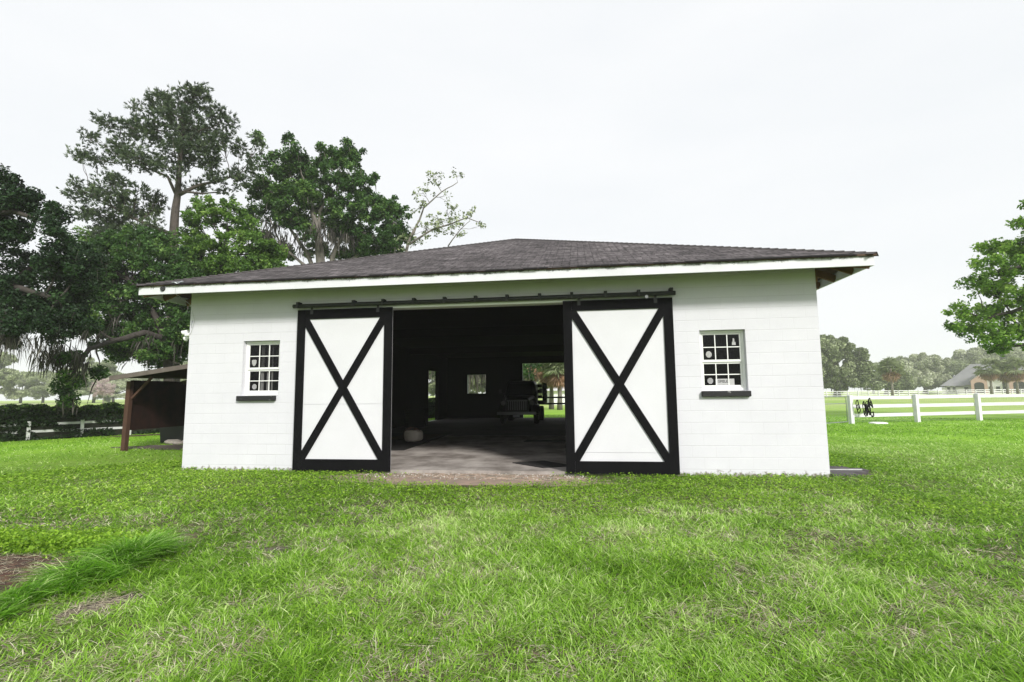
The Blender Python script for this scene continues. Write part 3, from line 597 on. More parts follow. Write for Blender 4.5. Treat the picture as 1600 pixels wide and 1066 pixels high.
# old stake-bed truck, nose towards the camera
def truck(x, y):
    t = empty('stake_bed_truck', (x, y, .066), 0, label='old dark stake bed truck parked inside the barn, grille facing the door', cat='truck')
    g = G()
    def hull(prof_list):   # list of (y, [(x,z)...]) sections
        n = len(prof_list[0][1]); vs = [(p[0], yy, p[1]) for yy, pr in prof_list for p in pr]
        g.add(vs, [(i*n+k, (i+1)*n+k, (i+1)*n+(k+1) % n, i*n+(k+1) % n) for i in range(len(prof_list)-1) for k in range(n)]+[tuple(range(n)), tuple((len(prof_list)-1)*n+k for k in range(n))[::-1]])
    def sec(w, z0, z1, r=.12): return [(-w, z0), (w, z0), (w, z1-r), (w-r*.4, z1-r*.3), (w-r, z1), (-w+r, z1), (-w+r*.4, z1-r*.3), (-w, z1-r)]
    hull([(0, sec(.5, .55, 1.14)), (.06, sec(.55, .5, 1.2)), (.6, sec(.62, .5, 1.27)), (1.25, sec(.72, .5, 1.33))])
    g.build('hood', M['truckpaint'], t)
    g = G(); hull([(1.25, sec(.8, .5, 1.32)), (1.32, sec(.8, .5, 1.36)), (1.62, sec(.7, .5, 1.98, .2)), (1.75, sec(.7, .5, 2.03, .2)), (2.5, sec(.72, .5, 2.03, .2)), (2.62, sec(.74, .5, 1.9, .2))])
    cab = g.build('cab', M['truckpaint'], t)
    g = G(); g.add([(-.6, 1.345, 1.41), (.6, 1.345, 1.41), (.53, 1.575, 1.86), (-.53, 1.575, 1.86)], [(0, 1, 2, 3)]); o = g.build('windshield', M['darkglass'], cab); o.location = (0, -.012, .012)
    for s in (-1, 1):
        g = G()
        pts = [(s*.72, .95+.47*math.cos(a), .42+.47*math.sin(a)) for a in [math.pi*k/12 for k in range(13)]]
        vs = [(s*.5, p[1], p[2]+.06) for p in pts]+[(s*.93, p[1], p[2]) for p in pts]+[(s*.93, p[1]*.98, p[2]-.05) for p in pts]
        n = 13; g.add(vs, [(k, k+1, n+k+1, n+k) for k in range(n-1)]+[(n+k, n+k+1, 2*n+k+1, 2*n+k) for k in range(n-1)]); g.build('fender', M['truckpaint'], t, smooth=True)
        g = G(); g.lathe([(0, -.1), (.07, -.08), (.105, 0), (.11, .02)], Matrix.Translation((s*.66, .12, .98)) @ Matrix.Rotation(math.pi/2, 4, 'X'), 18)
        hl = g.build('headlight', M['chrome'], t, smooth=True)
        g = G(); g.lathe([(0, .03), (.06, .028), (.1, .01)], Matrix.Translation((s*.66, .12, .98)) @ Matrix.Rotation(math.pi/2, 4, 'X'), 18); g.build('lens', M['lens'], hl, smooth=True)
        for yy, w in ((.95, .2), (3.7, .3)):
            g = G(); R_ = .38; g.lathe([(.2, -w/2), (R_-.03, -w/2), (R_, -w/2+.03), (R_, w/2-.03), (R_-.03, w/2), (.2, w/2)], Matrix.Translation((s*.78, yy, R_)) @ Matrix.Rotation(math.pi/2, 4, 'Y'), 26)
            wh = g.build('wheel', M['rubber'], t, smooth=False)
            g = G(); g.lathe([(.0, .03), (.06, .05), (.08, .02), (.17, .0), (.2, .06), (.2, -.06)], Matrix.Translation((s*(.78+.06), yy, R_)) @ Matrix.Rotation(s*math.pi/2, 4, 'Y'), 20); g.build('rim', M['galv'], wh, smooth=True)
        g = G(); g.tube([(s*.78, 1.4, 1.4), (s*.98, 1.3, 1.5)], .01, 6); g.box(s*.98-.06, s*.98+.06, 1.29, 1.31, 1.42, 1.62); g.build('mirror', M['truckpaint'], t)
    g = G()
    for k in range(9):
        xx = -.4+k*.1; g.box(xx-.012, xx+.012, -.035, -.002, .66, 1.06)
    g.box(-.46, .46, -.03, -.001, 1.06, 1.1); g.build('grille', M['chrome'], t)
    g = G(); g.box(-.88, .88, -.28, -.22, .46, .6); g.box(-.5, -.44, -.22, .1, .48, .56); g.box(.44, .5, -.22, .1, .48, .56); g.build('bumper', M['chrome'], t, bevel=.015)
    g = G(); g.box(-.15, .15, -.3, -.285, .36, .46); g.build('number_plate', M['galv'], t)
    g = G(); g.box(-1.0, 1.0, 2.8, 5.4, .9, 1.02); g.box(-.4, -.3, 1.2, 5.3, .5, .898); g.box(.3, .4, 1.2, 5.3, .5, .898); g.build('bed', M['darkwood'], t)
    g = G()
    for s in (-1, 1):
        for yy in (2.85, 3.6, 4.4, 5.3): g.box(s*.97-.03, s*.97+.03, yy-.03, yy+.03, 1.021, 1.95)
        for zz in (1.15, 1.42, 1.7): g.box(s*1.01-.012, s*1.01+.012, 2.8, 5.38, zz, zz+.16)
    for zz in (1.15, 1.42, 1.7): g.box(-.93, .93, 2.79, 2.815, zz, zz+.16)
    g.build('stake_rack', M['darkwood'], t)
    return t
truck(5.2, 13.2)
# gate across the back doorway
t = empty('metal_gate', (0, BL+.3, 0), label='dark two rail gate standing across the back doorway of the barn', cat='gate')
for zz in (.86, 1.22):
    g = G(); g.tube([(4.5, 0, zz), (8.3, 0, zz)], .05, 8); g.build('gate_rail', M['trackblack'], t, smooth=True)
for xx in (4.5, 8.3):
    g = G(); g.box(xx-.06, xx+.06, -.06, .06, -.02, 1.35); g.build('gate_post', M['trackblack'], t)
# clutter barely seen in the dark
def crate(x, y, z, w, d, h, rz, lab):
    t = empty('wooden_crate', (x, y, z), rz, label=lab, cat='crate')
    g = G()
    for zz in np.arange(0.01, h-.05, .11): g.box(-w/2, w/2, -d/2, -d/2+.02, zz, zz+.09); g.box(-w/2, w/2, d/2-.02, d/2, zz, zz+.09); g.box(-w/2, -w/2+.02, -d/2+.021, d/2-.021, zz, zz+.09); g.box(w/2-.02, w/2, -d/2+.021, d/2-.021, zz, zz+.09)
    g.build('slats', M['darkwood'], t); g = G()
    for sx in (-1, 1):
        for sy in (-1, 1): g.box(sx*(w/2-.045)-.022, sx*(w/2-.045)+.022, sy*(d/2-.045)-.022, sy*(d/2-.045)+.022, 0, h)
    g.box(-w/2+.03, w/2-.03, -d/2+.03, d/2-.03, .0, .015); g.build('crate_frame', M['darkwood'], t)
crate(.9, 12, .066, .9, .7, .8, .1, 'dark wooden crate against the left wall deep inside the barn')

# ------------------------------------------------------------------ pavers beside the right corner
g = G(); nn = 0
mp_ = M['pav'] = mat('dark_weathered_board', (.10, .09, .095), .85, (4, .35, .7, (.05, .047, .05)), .3, 30)
t = empty('board_stack', (12.25, .0, .0), 0, label='flat weathered dark boards lying in the grass beside the right barn corner', cat='boards')
for k, (a, b) in enumerate((((.02, .2), (.5, .26)), ((.02, .47), (.75, .53)), ((.02, .74), (.9, .79)), ((.02, 1.02), (.7, 1.06)))):
    g = G(); g.bar((a[0], a[1], .025), (b[0], b[1], .025), .25, .03); g.build('board', mp_, t)
g = G(); g.bar((.03, .60, .05), (.78, .65, .05), .03, .016); g.build('board', M['oldfence'], t)

# ------------------------------------------------------------------ leaf / branch generators
def leaves_mesh(name, C, S, mt, parent, up=.7, aspect=.55, tint=None, rs=RN):
    n = len(C); nr = rs.normal(size=(n, 3)); nr /= np.linalg.norm(nr, axis=1)[:, None]; nr[:, 2] += up; nr /= np.linalg.norm(nr, axis=1)[:, None]
    a = np.cross(nr, rs.normal(size=(n, 3))); a /= np.linalg.norm(a, axis=1)[:, None]+1e-9; b = np.cross(nr, a)
    S = np.asarray(S)[:, None]
    V = np.stack([C-a*S, C-b*S*aspect+nr*S*.12, C+a*S, C+b*S*aspect+nr*S*.12], 1).reshape(-1, 3)
    Q = np.arange(n*4).reshape(-1, 4)
    if tint is None: tint = rs.rand(n)
    return big_mesh(name, V, Q, np.zeros((0, 3), int), mt, tint, parent)
def strands_mesh(name, P, Lg, Wd, mt, parent, rs=RN):
    """hanging moss: narrow tapering strips"""
    n = len(P); th = rs.rand(n)*6.28; s = np.stack([np.cos(th), np.sin(th), 0*th], 1)*Wd[:, None]
    sw = rs.normal(size=(n, 3))*.13; sw[:, 2] = 0; dn = np.array([0, 0, -1.0])
    p1 = P+dn*Lg[:, None]*.45+sw*Lg[:, None]; p2 = P+dn*Lg[:, None]+sw*Lg[:, None]*1.6
    V = np.stack([P-s*.7, P+s*.7, p1+s, p1-s, p2], 1).reshape(-1, 3); b = np.arange(n)*5
    Q = np.stack([b, b+1, b+2, b+3], 1); T = np.stack([b+3, b+2, b+4], 1)
    ti = np.clip(rs.rand(n)*.6+.2*rs.rand(n), 0, 1)
    return big_mesh(name, V, Q, T, mt, np.concatenate([ti, ti]), parent)
def curve(a, b, bend, n=6, rs=rnd):
    a, b = Vector(a), Vector(b); m_ = (a+b)/2+Vector(bend); out = []
    for i in range(n+1):
        t = i/n; p = a*(1-t)**2+m_*2*t*(1-t)+b*t*t
        if 0 < i < n: p += Vector((rs.uniform(-1, 1), rs.uniform(-1, 1), rs.uniform(-1, 1)))*(b-a).length*.025
        out.append(p)
    return out

def tree(name, label, d, trunk, clumps, lm, bm_='bark', leaf=.1, dens=1.0, sub=.5, moss=0, group=None, kind='oak', extra_limbs=(), tr=.3, seed=0, moss_len=1.0, flat=.85, fill=120, mosspts=(), cat='tree'):
    """trunk: photo pixels (px,py[,dd]) from the ground up; clumps (px,py,dd,rx,ry) in photo pixels at depth d+dd. All of it stands d metres away, at real size."""
    rs = np.random.RandomState(100+seed); rr = random.Random(seed)
    base = onZ(trunk[0][0], 5000) if False else None
    tp = [Vector(at(q[0], q[1], d+(q[2] if len(q) > 2 else 0))) for q in trunk]
    b0 = tp[0].copy(); b0.z = 0; tp[0] = b0
    root = empty(name, b0, label=label, cat=cat, group=group)
    off = np.array(b0)
    g = G(); n = len(tp); pts = []
    # smooth the trunk
    for i in range(n-1):
        for k in range(4):
            t = k/4; p0, p1, p2, p3 = tp[max(i-1, 0)], tp[i], tp[i+1], tp[min(i+2, n-1)]
            pts.append(.5*((2*p1)+(-p0+p2)*t+(2*p0-5*p1+4*p2-p3)*t*t+(-p0+3*p1-3*p2+p3)*t**3))
    pts.append(tp[-1]); N_ = len(pts)
    rad = [tr*(1-(.93 if kind == 'pine' else .75)*(i/(N_-1))**(.8 if kind == 'pine' else 1)) for i in range(N_)]; rad[0] = tr*1.45; rad[1] = tr*1.1
    g.tube([p-b0 for p in pts], rad, 10)
    nodes = [(p, r) for p, r in zip(pts, rad)]
    for lb in extra_limbs:
        lp = [Vector(at(q[0], q[1], d+(q[2] if len(q) > 2 else 0))) for q in lb[0]]
        sp = []
        for i in range(len(lp)-1):
            sp += curve(lp[i], lp[i+1], (0, 0, 0), 3, rr)[:-1]
        sp.append(lp[-1]); r_ = [lb[1]*(1-.7*i/(len(sp)-1)) for i in range(len(sp))]
        g.tube([p-b0 for p in sp], r_, 7); nodes += [(p, q) for p, q in zip(sp, r_)][1:]
    Cs, Ss, Ti, MP, ML = [], [], [], [], []; needles = []
    for ci, c in enumerate(clumps):
        px_, py_, dd, rx, ry = c[:5]; dl = c[5] if len(c) > 5 else 1
        cen = Vector(at(px_, py_, d+dd)); k = (d+dd)/FPX; rx, rz = rx*k, ry*k; ryy = rx*.9 if kind == 'oak' else rx*.8
        cand = [(p, r) for p, r in nodes if p.z < cen.z+(.3 if d > 28 else 1.2)] or nodes
        p0, r0 = min(cand, key=lambda q: (q[0]-cen).length+max(0, (q[0]-cen).z)*2)
        lim = curve(p0, cen, (0, 0, (cen-p0).length*rr.uniform(-.12, .1)), 6, rr)
        lr = min(r0*.6, .02+.02*(cen-p0).length+.012*rx)
        g.tube([p-b0 for p in lim], [lr*(1-.7*i/6) for i in range(7)], 6)
        vol = rx*ryy*rz; k1 = 1.06 if kind == 'pine' else 1.2; rx *= k1; rz *= k1*1.08; ns = max(4, int(dl*dens*3.0*(rx*rz+rx*ryy)/(sub*sub)))
        u = rs.normal(size=(ns, 3)); u /= np.linalg.norm(u, axis=1)[:, None]; r = rs.rand(ns)**.42
        S_ = u*r[:, None]*[rx, ryy, rz]
        for q in S_:
            if rr.random() < .45:
                e = cen+Vector(q); st = lim[rr.choice((3, 4, 5, 6))]
                g.tube([p-b0 for p in curve(st, e, (0, 0, .1*(e-st).length), 3, rr)], [.3*lr+.006, .22*lr+.005, .15*lr+.004, .004], 4, cap=False)
        cl_t = rs.rand()*.25
        if kind == 'pine':
            for q in S_: needles.append((np.array(cen)+q, q))
        else:
            nl = int(1.2*fill*(sub/.5)**2*(.1/leaf)**1.3)
            ss = rs.uniform(.55, 1.15, ns)*sub
            cc = np.repeat(np.array(cen)+S_, nl, 0); sc = np.repeat(ss, nl)[:, None]
            dv = rs.normal(size=(ns*nl, 3)); dv /= np.linalg.norm(dv, axis=1)[:, None]; dv *= (rs.rand(ns*nl)**.5)[:, None]*[1, 1, flat]
            Cs.append(cc+dv*sc*.75); Ss.append(leaf*.82*rs.uniform(.6, 1.2, ns*nl))
            Ti.append(np.clip(np.repeat(rs.rand(ns)*.45, nl)+cl_t+rs.rand(ns*nl)*.45-.1, 0, 1))
        if moss > 0:
            nm = int(moss*ns*6); idx = rs.randint(0, ns, nm); w = S_[idx]+rs.normal(size=(nm, 3))*sub*.35; w[:, 2] -= sub*.1
            keep = w[:, 2] < rz*.45; w = w[keep]; MP.append(np.array(cen)+w); ML.append(rs.gamma(2.2, .22, len(w))*moss_len)
    for (px_, py_, dd, wpx, lpx, cnt) in mosspts:
        k = (d+dd)/FPX; c = at(px_, py_, d+dd); nb = max(2, cnt//14)
        bx = rs.normal(size=(nb, 3))*[wpx*k*.5, wpx*k*.4, .12]; bi = rs.randint(0, nb, cnt)
        MP.append(c+bx[bi]+rs.normal(size=(cnt, 3))*[.12, .12, .16]); ML.append(lpx*k*rs.uniform(.15, 1.0, cnt)**1.3)
    o = g.build('trunk', M[bm_], root, smooth=True)
    if kind == 'pine':
        P = np.array([q[0] for q in needles]); nt_ = len(P); per = int(fill)
        P = np.repeat(P, per, 0)+rs.normal(size=(nt_*per, 3))*sub*.3; D_ = np.repeat(np.array([q[1]/(np.linalg.norm(q[1])+1e-6) for q in needles]), per, 0)
        dv = D_*.55+rs.normal(size=P.shape)*.55+[0, 0, .45]; dv /= np.linalg.norm(dv, axis=1)[:, None]
        P = np.repeat(P, 10, 0); dv = np.repeat(dv, 10, 0)+rs.normal(size=P.shape)*.33; dv /= np.linalg.norm(dv, axis=1)[:, None]
        s = np.cross(dv, rs.normal(size=P.shape)); s /= np.linalg.norm(s, axis=1)[:, None]
        Lq = leaf*rs.uniform(.7, 1.3, len(P))[:, None]; w = leaf*.075
        V = np.stack([P-s*w*.6, P+s*w*.6, P+dv*Lq*.6+s*w, P+dv*Lq*.6-s*w, P+dv*Lq], 1).reshape(-1, 3)-off; b = np.arange(len(P))*5
        ti = np.clip(np.repeat(rs.rand(nt_), per*10)*.5+rs.rand(len(P))*.5, 0, 1)
        big_mesh('crown', V, np.stack([b, b+1, b+2, b+3], 1), np.stack([b+3, b+2, b+4], 1), M[lm], np.concatenate([ti, ti]), root)
    else:
        leaves_mesh('crown', np.concatenate(Cs)-off, np.concatenate(Ss), M[lm], root, tint=np.concatenate(Ti), rs=rs)
    if MP:
        MP = np.concatenate(MP); ML = np.concatenate(ML); strands_mesh('hanging_moss', MP-off, ML, rs.uniform(.006, .024, len(MP))*d/20, M['moss'], root, rs)
    return root

# left: big dark oak whose crown hangs into the picture
tree('oak_tree', 'dark live oak with hanging moss at the left edge, overhanging the hedge', 16,
     [(-190, 700), (-180, 560), (-150, 470), (-120, 400)],
     [(5, 310, 0, 30, 26), (45, 315, .5, 28, 16), (72, 335, 0, 24, 14), (92, 354, -.4, 16, 12), (10, 362, .3, 32, 26), (102, 402, 0, 40, 24), (125, 432, .4, 24, 26), (40, 420, 1, 40, 26, .7), (16, 470, 0, 45, 30), (80, 470, .6, 55, 30),
      (60, 508, -.4, 45, 18), (108, 500, .4, 34, 22), (12, 277, 0, 12, 8, .6), (-40, 380, 0, 50, 70), (-60, 480, 0, 50, 60), (10, 520, .5, 30, 20), (-120, 330, 1, 70, 60), (-190, 420, 0, 70, 70)], 'oakdark',
     leaf=.07, sub=.42, dens=1.3, fill=120, moss=.06, moss_len=.5, tr=.42, seed=1,
     extra_limbs=[([(-150, 470), (-60, 440), (30, 450), (90, 470)], .2), ([(-150, 430), (-60, 350), (20, 330), (70, 345)], .16)],
     mosspts=[(8, 505, -.6, 16, 90, 150), (22, 525, -.4, 12, 50, 50), (45, 525, -.5, 22, 35, 60), (80, 525, 0, 30, 28, 60), (20, 515, 0, 50, 35, 70)])
# middle oak, dark, behind the shed, with the low branch that reaches left
tree('oak_tree', 'mossy live oak standing behind the shed under the pine', 22,
     [(262, 700), (264, 590), (256, 530), (235, 480), (205, 440)],
     [(150, 402, 0, 30, 18), (185, 385, .8, 30, 18), (220, 400, 0, 30, 20), (180, 435, .5, 42, 22), (240, 440, 0, 32, 26), (135, 462, -.5, 30, 22), (190, 478, 0, 45, 24), (255, 490, .4, 34, 32), (150, 508, 0, 28, 16), (225, 525, 0, 42, 22), (285, 440, .5, 24, 30), (280, 540, .5, 22, 26), (175, 520, 1, 40, 20, .6),
      (112, 372, .5, 22, 14, .5), (300, 500, 1, 30, 40), (215, 552, 1.5, 36, 12, .8), (262, 556, 1, 26, 18), (210, 380, 1, 40, 20), (265, 400, 1.2, 24, 26), (150, 440, 1, 30, 26), (290, 420, 1, 20, 30), (240, 520, 1.5, 40, 22), (268, 530, -.8, 16, 22), (238, 545, -1, 22, 14), (285, 505, -.8, 14, 18), (118, 430, .8, 24, 20, .6),
      (108, 592, -4.2, 13, 9), (101, 612, -4.4, 10, 11), (106, 628, -4.4, 6, 7), (122, 594, -4.2, 8, 8), (155, 583, -3.6, 7, 12, 1.4), (110, 560, -4, 14, 6, .5), (128, 500, -2, 22, 14)], 'oak',
     leaf=.09, sub=.42, dens=1.15, fill=110, moss=.16, moss_len=.7, tr=.25, seed=2,
     extra_limbs=[([(256, 530), (225, 520, -1), (180, 532, -2), (140, 545, -3.4), (118, 575, -4), (104, 610, -4.3)], .15), ([(150, 540, -3), (156, 575, -3.6)], .04), ([(262, 570), (290, 510), (330, 470)], .12)],
     mosspts=[(100, 555, -4, 26, 38, 260), (88, 545, -4, 18, 40, 120), (118, 560, -4.2, 12, 40, 140), (108, 625, -4.4, 7, 24, 60), (150, 520, -2.5, 26, 34, 70), (205, 535, -1, 40, 34, 60), (250, 540, 0, 40, 40, 90), (190, 500, 0, 50, 30, 50)])
# tall pine
tree('pine_tree', 'tall loblolly pine with open crown rising above the left roof corner', 30,
     [(268, 700), (270, 520), (270, 420), (273, 340), (278, 300), (281, 250), (288, 190), (290, 160)],
     [(255, 166, 0, 30, 12), (300, 160, .5, 34, 14), (283, 185, -1.2, 30, 16), (278, 225, -1.5, 26, 12), (262, 262, -1.3, 22, 9), (190, 330, 0, 24, 10), (240, 352, -.4, 18, 10), (165, 365, .4, 24, 10), (132, 330, 0, 18, 9), (215, 300, -.6, 16, 8), (320, 230, -.6, 26, 14), (200, 390, .5, 26, 12), (305, 292, .5, 18, 8), (335, 280, -.4, 20, 8), (302, 335, .8, 14, 12), (248, 318, .8, 20, 9), (180, 285, .3, 26, 9), (255, 385, 1, 20, 14), (345, 186, 0, 22, 14), (205, 200, .5, 26, 14), (165, 196, 0, 18, 10), (240, 205, -.8, 36, 16), (300, 205, .8, 40, 17), (350, 222, 0, 25, 15), (190, 232, .5, 28, 12), (140, 215, 0, 14, 8), (150, 248, .5, 24, 9), (122, 238, 0, 14, 6),
      (222, 250, -1, 34, 14), (285, 245, 1, 32, 16), (328, 255, 0, 22, 10), (375, 238, .5, 13, 10), (115, 288, 0, 9, 7), (130, 302, .5, 26, 10), (165, 308, -.5, 28, 12), (200, 318, .5, 22, 10), (375, 275, 0, 18, 18), (232, 332, .5, 22, 9), (150, 338, 0, 20, 9), (182, 352, .8, 26, 10), (222, 366, -.5, 26, 10), (348, 302, 0, 10, 7), (245, 150, 0, 20, 6), (312, 148, 0, 24, 6), (210, 165, 0, 8, 7), (360, 190, 0, 10, 6), (390, 262, 0, 10, 22), (405, 225, 0, 12, 14), (160, 370, 0, 26, 12)], 'pine', 'pinebark',
     leaf=.23, sub=.5, dens=1.5, kind='pine', fill=8, moss=.04, moss_len=.8, tr=.42, seed=3,
     extra_limbs=[([(268, 366), (235, 352), (190, 332), (150, 310)], .13), ([(280, 304), (305, 292), (335, 284), (370, 275)], .13), ([(276, 306), (262, 276), (235, 265), (205, 255)], .1), ([(270, 420), (250, 395), (225, 380)], .1), ([(284, 230), (310, 205), (340, 195)], .07), ([(283, 240), (255, 205), (215, 200)], .07)])
# bright oak in front of the pine, just above the roof
tree('oak_tree', 'bright green oak crown low above the left end of the barn roof', 24,
     [(372, 700), (368, 560), (360, 450), (350, 390)],
     [(328, 330, 0, 24, 18), (362, 345, .4, 26, 18), (345, 382, -.4, 34, 18), (398, 388, 0, 30, 18), (308, 402, 0, 24, 16), (420, 408, .5, 22, 12), (300, 342, .5, 14, 12), (370, 415, -.4, 45, 14), (440, 420, .5, 16, 14), (325, 425, 0, 30, 14), (390, 440, 0, 60, 20), (300, 375, .5, 20, 18), (385, 362, .4, 22, 14), (360, 318, .2, 14, 10), (425, 395, .6, 18, 12), (286, 372, 1, 12, 20), (292, 405, .5, 16, 14), (318, 318, .8, 16, 10)], 'oakbright',
     leaf=.1, sub=.4, dens=.95, fill=95, tr=.25, seed=4)
# main oak
tree('oak_tree', 'broad green oak with grey mossy limbs rising behind the middle of the left roof slope', 32,
     [(510, 720), (506, 480), (500, 400), (496, 365), (488, 330), (480, 300)],
     [(440, 255, 0, 25, 18), (418, 290, .5, 25, 18), (462, 240, -.5, 18, 10), (492, 268, 0, 26, 20), (520, 248, .8, 26, 16), (548, 240, 0, 18, 13), (540, 280, -.8, 34, 22), (575, 292, .5, 20, 24), (450, 308, -.8, 32, 20), (502, 320, .8, 30, 22), (552, 330, -.5, 40, 24), (600, 328, .5, 30, 18), (620, 350, 0, 20, 26), (592, 370, -.8, 34, 20), (430, 332, .5, 26, 14),
      (478, 366, -1, 16, 12), (545, 366, .5, 24, 14), (404, 216, 1, 10, 8, .5), (452, 220, 0, 10, 7, .8), (505, 232, 0, 7, 7, .8), (543, 227, 0, 12, 6, .8), (400, 250, .5, 10, 16, .6), (610, 385, 0, 28, 12), (470, 285, 1, 26, 20), (415, 375, 1, 18, 14), (455, 340, -.5, 22, 14), (525, 360, 1.5, 28, 18), (575, 392, .5, 26, 12), (400, 300, .5, 14, 18), (394, 335, .8, 14, 14), (635, 372, 0, 14, 14), (470, 345, 1.6, 22, 12), (500, 392, 1.8, 26, 10), (440, 392, 1.6, 24, 10), (545, 396, 1.6, 24, 10), (410, 400, 1.4, 20, 10), (480, 300, -1.2, 22, 14)], 'oak', 'greybark',
     leaf=.125, sub=.5, dens=1.05, fill=100, moss=.06, moss_len=1.0, tr=.4, seed=5,
     extra_limbs=[([(506, 470), (520, 400), (540, 360), (560, 320)], .2), ([(504, 450), (480, 395), (455, 360), (430, 320)], .17), ([(508, 480), (545, 410), (580, 380), (610, 350)], .16), ([(498, 380), (500, 330), (520, 280)], .15), ([(506, 440), (470, 410), (440, 385), (420, 340)], .12)],
     mosspts=[(415, 345, 0, 30, 40, 130), (440, 370, 0, 30, 35, 150), (465, 385, 0, 26, 25, 90), (500, 360, -1, 30, 40, 150), (530, 370, -1, 30, 30, 110), (560, 375, 0, 26, 25, 70)])
# thin tree to its right
tree('young_tree', 'sparse thin branched tree leaning right beside the broad oak above the roof', 30,
     [(632, 720), (632, 470), (634, 400), (642, 370), (652, 350)],
     [(660, 300, 0, 18, 10), (680, 284, 0, 14, 8), (712, 272, 0, 12, 6), (692, 308, .5, 12, 8), (655, 324, 0, 18, 12), (697, 330, -.5, 18, 12), (720, 344, 0, 20, 8), (745, 356, 0, 12, 6), (702, 364, 0, 22, 7), (665, 358, 0, 24, 12, 1.5), (640, 378, 0, 18, 12, 1.6), (675, 274, 0, 8, 5), (735, 330, 0, 8, 5), (690, 345, 0, 30, 10)], 'oakolive', 'greybark',
     leaf=.115, sub=.34, dens=.35, fill=26, tr=.16, seed=6,
     extra_limbs=[([(642, 372), (655, 345), (662, 325), (690, 300), (715, 285)], .07), ([(640, 382), (670, 362), (705, 350), (730, 340), (750, 348)], .07), ([(700, 385), (720, 358), (735, 345)], .04)])
# right: oak crown reaching in from the right edge
tree('oak_tree', 'green oak crown reaching in from the right edge above the white fence', 24,
     [(1740, 700), (1735, 560), (1720, 480), (1700, 430)],
     [(1602, 350, 0, 22, 9), (1570, 384, .4, 38, 9), (1545, 408, -.4, 22, 9), (1580, 418, 0, 34, 13), (1522, 440, 0, 18, 10), (1552, 450, .5, 32, 14), (1598, 458, -.4, 30, 16), (1516, 488, 0, 26, 13), (1560, 490, .5, 36, 14), (1506, 512, 0, 20, 11), (1550, 522, -.4, 36, 13), (1592, 515, 0, 34, 18), (1572, 540, .4, 28, 9), (1640, 400, 0, 45, 40), (1655, 490, 0, 50, 40), (1720, 380, 0, 60, 60), (1740, 460, 0, 60, 50), (1598, 395, .5, 25, 12), (1606, 322, 0, 6, 6)], 'oaklime',
     leaf=.115, sub=.42, dens=1.0, fill=62, tr=.45, seed=7,
     extra_limbs=[([(1720, 480), (1660, 470), (1600, 480), (1540, 500)], .16), ([(1710, 440), (1660, 420), (1600, 415), (1560, 425)], .13), ([(1710, 440), (1650, 390), (1600, 378)], .1)])

# right background, one by one
tree('oak_tree', 'dark rounded live oak far away just right of the barn corner', 115, [(1308, 620), (1308, 585), (1304, 570)],
     [(1302, 540, 0, 20, 12), (1328, 556, 2, 18, 13), (1350, 574, 0, 12, 10), (1286, 556, -2, 18, 18), (1312, 574, 0, 24, 15), (1340, 590, 0, 20, 10), (1292, 590, 2, 16, 14), (1270, 560, 0, 22, 22), (1318, 596, 0, 26, 8)], 'oakolive', leaf=.42, sub=1.7, dens=1.0, fill=380, moss=.6, moss_len=2.5, tr=.6, seed=8)
tree('oak_tree', 'pale oak far away between the palm and the brick house', 168, [(1446, 616), (1446, 595), (1444, 580)],
     [(1430, 576, 0, 16, 16), (1456, 564, 0, 17, 11), (1462, 586, 2, 14, 12), (1442, 594, 0, 28, 8), (1418, 582, 0, 12, 15), (1462, 598, 0, 24, 7), (1440, 565, 1, 14, 10)], 'oakhaze', leaf=.5, sub=2, dens=1.0, fill=380, tr=.6, seed=9)
tree('oak_tree', 'pale oak far away behind the left slope of the brick house roof', 185, [(1512, 616), (1512, 595), (1510, 580)],
     [(1512, 562, 0, 22, 9), (1532, 556, 0, 16, 7), (1492, 572, 0, 14, 9), (1550, 556, 0, 14, 8), (1575, 558, 0, 20, 10), (1600, 555, 0, 20, 10)], 'oakhaze', leaf=.6, sub=2.4, dens=.9, fill=300, tr=.6, seed=10)
tree('oak_tree', 'dark bushy oak far away directly behind the single palm', 135, [(1385, 616), (1385, 600), (1384, 592)],
     [(1372, 588, 0, 12, 12), (1392, 592, 0, 16, 11), (1408, 582, 0, 12, 14), (1412, 598, 0, 14, 8), (1360, 598, 0, 12, 8)], 'oakolive', leaf=.5, sub=1.9, dens=.9, fill=300, tr=.5, seed=12)
tree('bare_tree', 'small pinkish white twiggy tree in the field beyond the hedge', 75, [(161, 640), (161, 622), (161, 612)],
     [(161, 606, 0, 14, 11), (152, 612, 0, 9, 7), (170, 611, 0, 9, 7), (161, 597, 0, 9, 6)], 'blossom', 'greybark', leaf=.06, sub=.45, dens=.8, fill=60, tr=.09, seed=13)

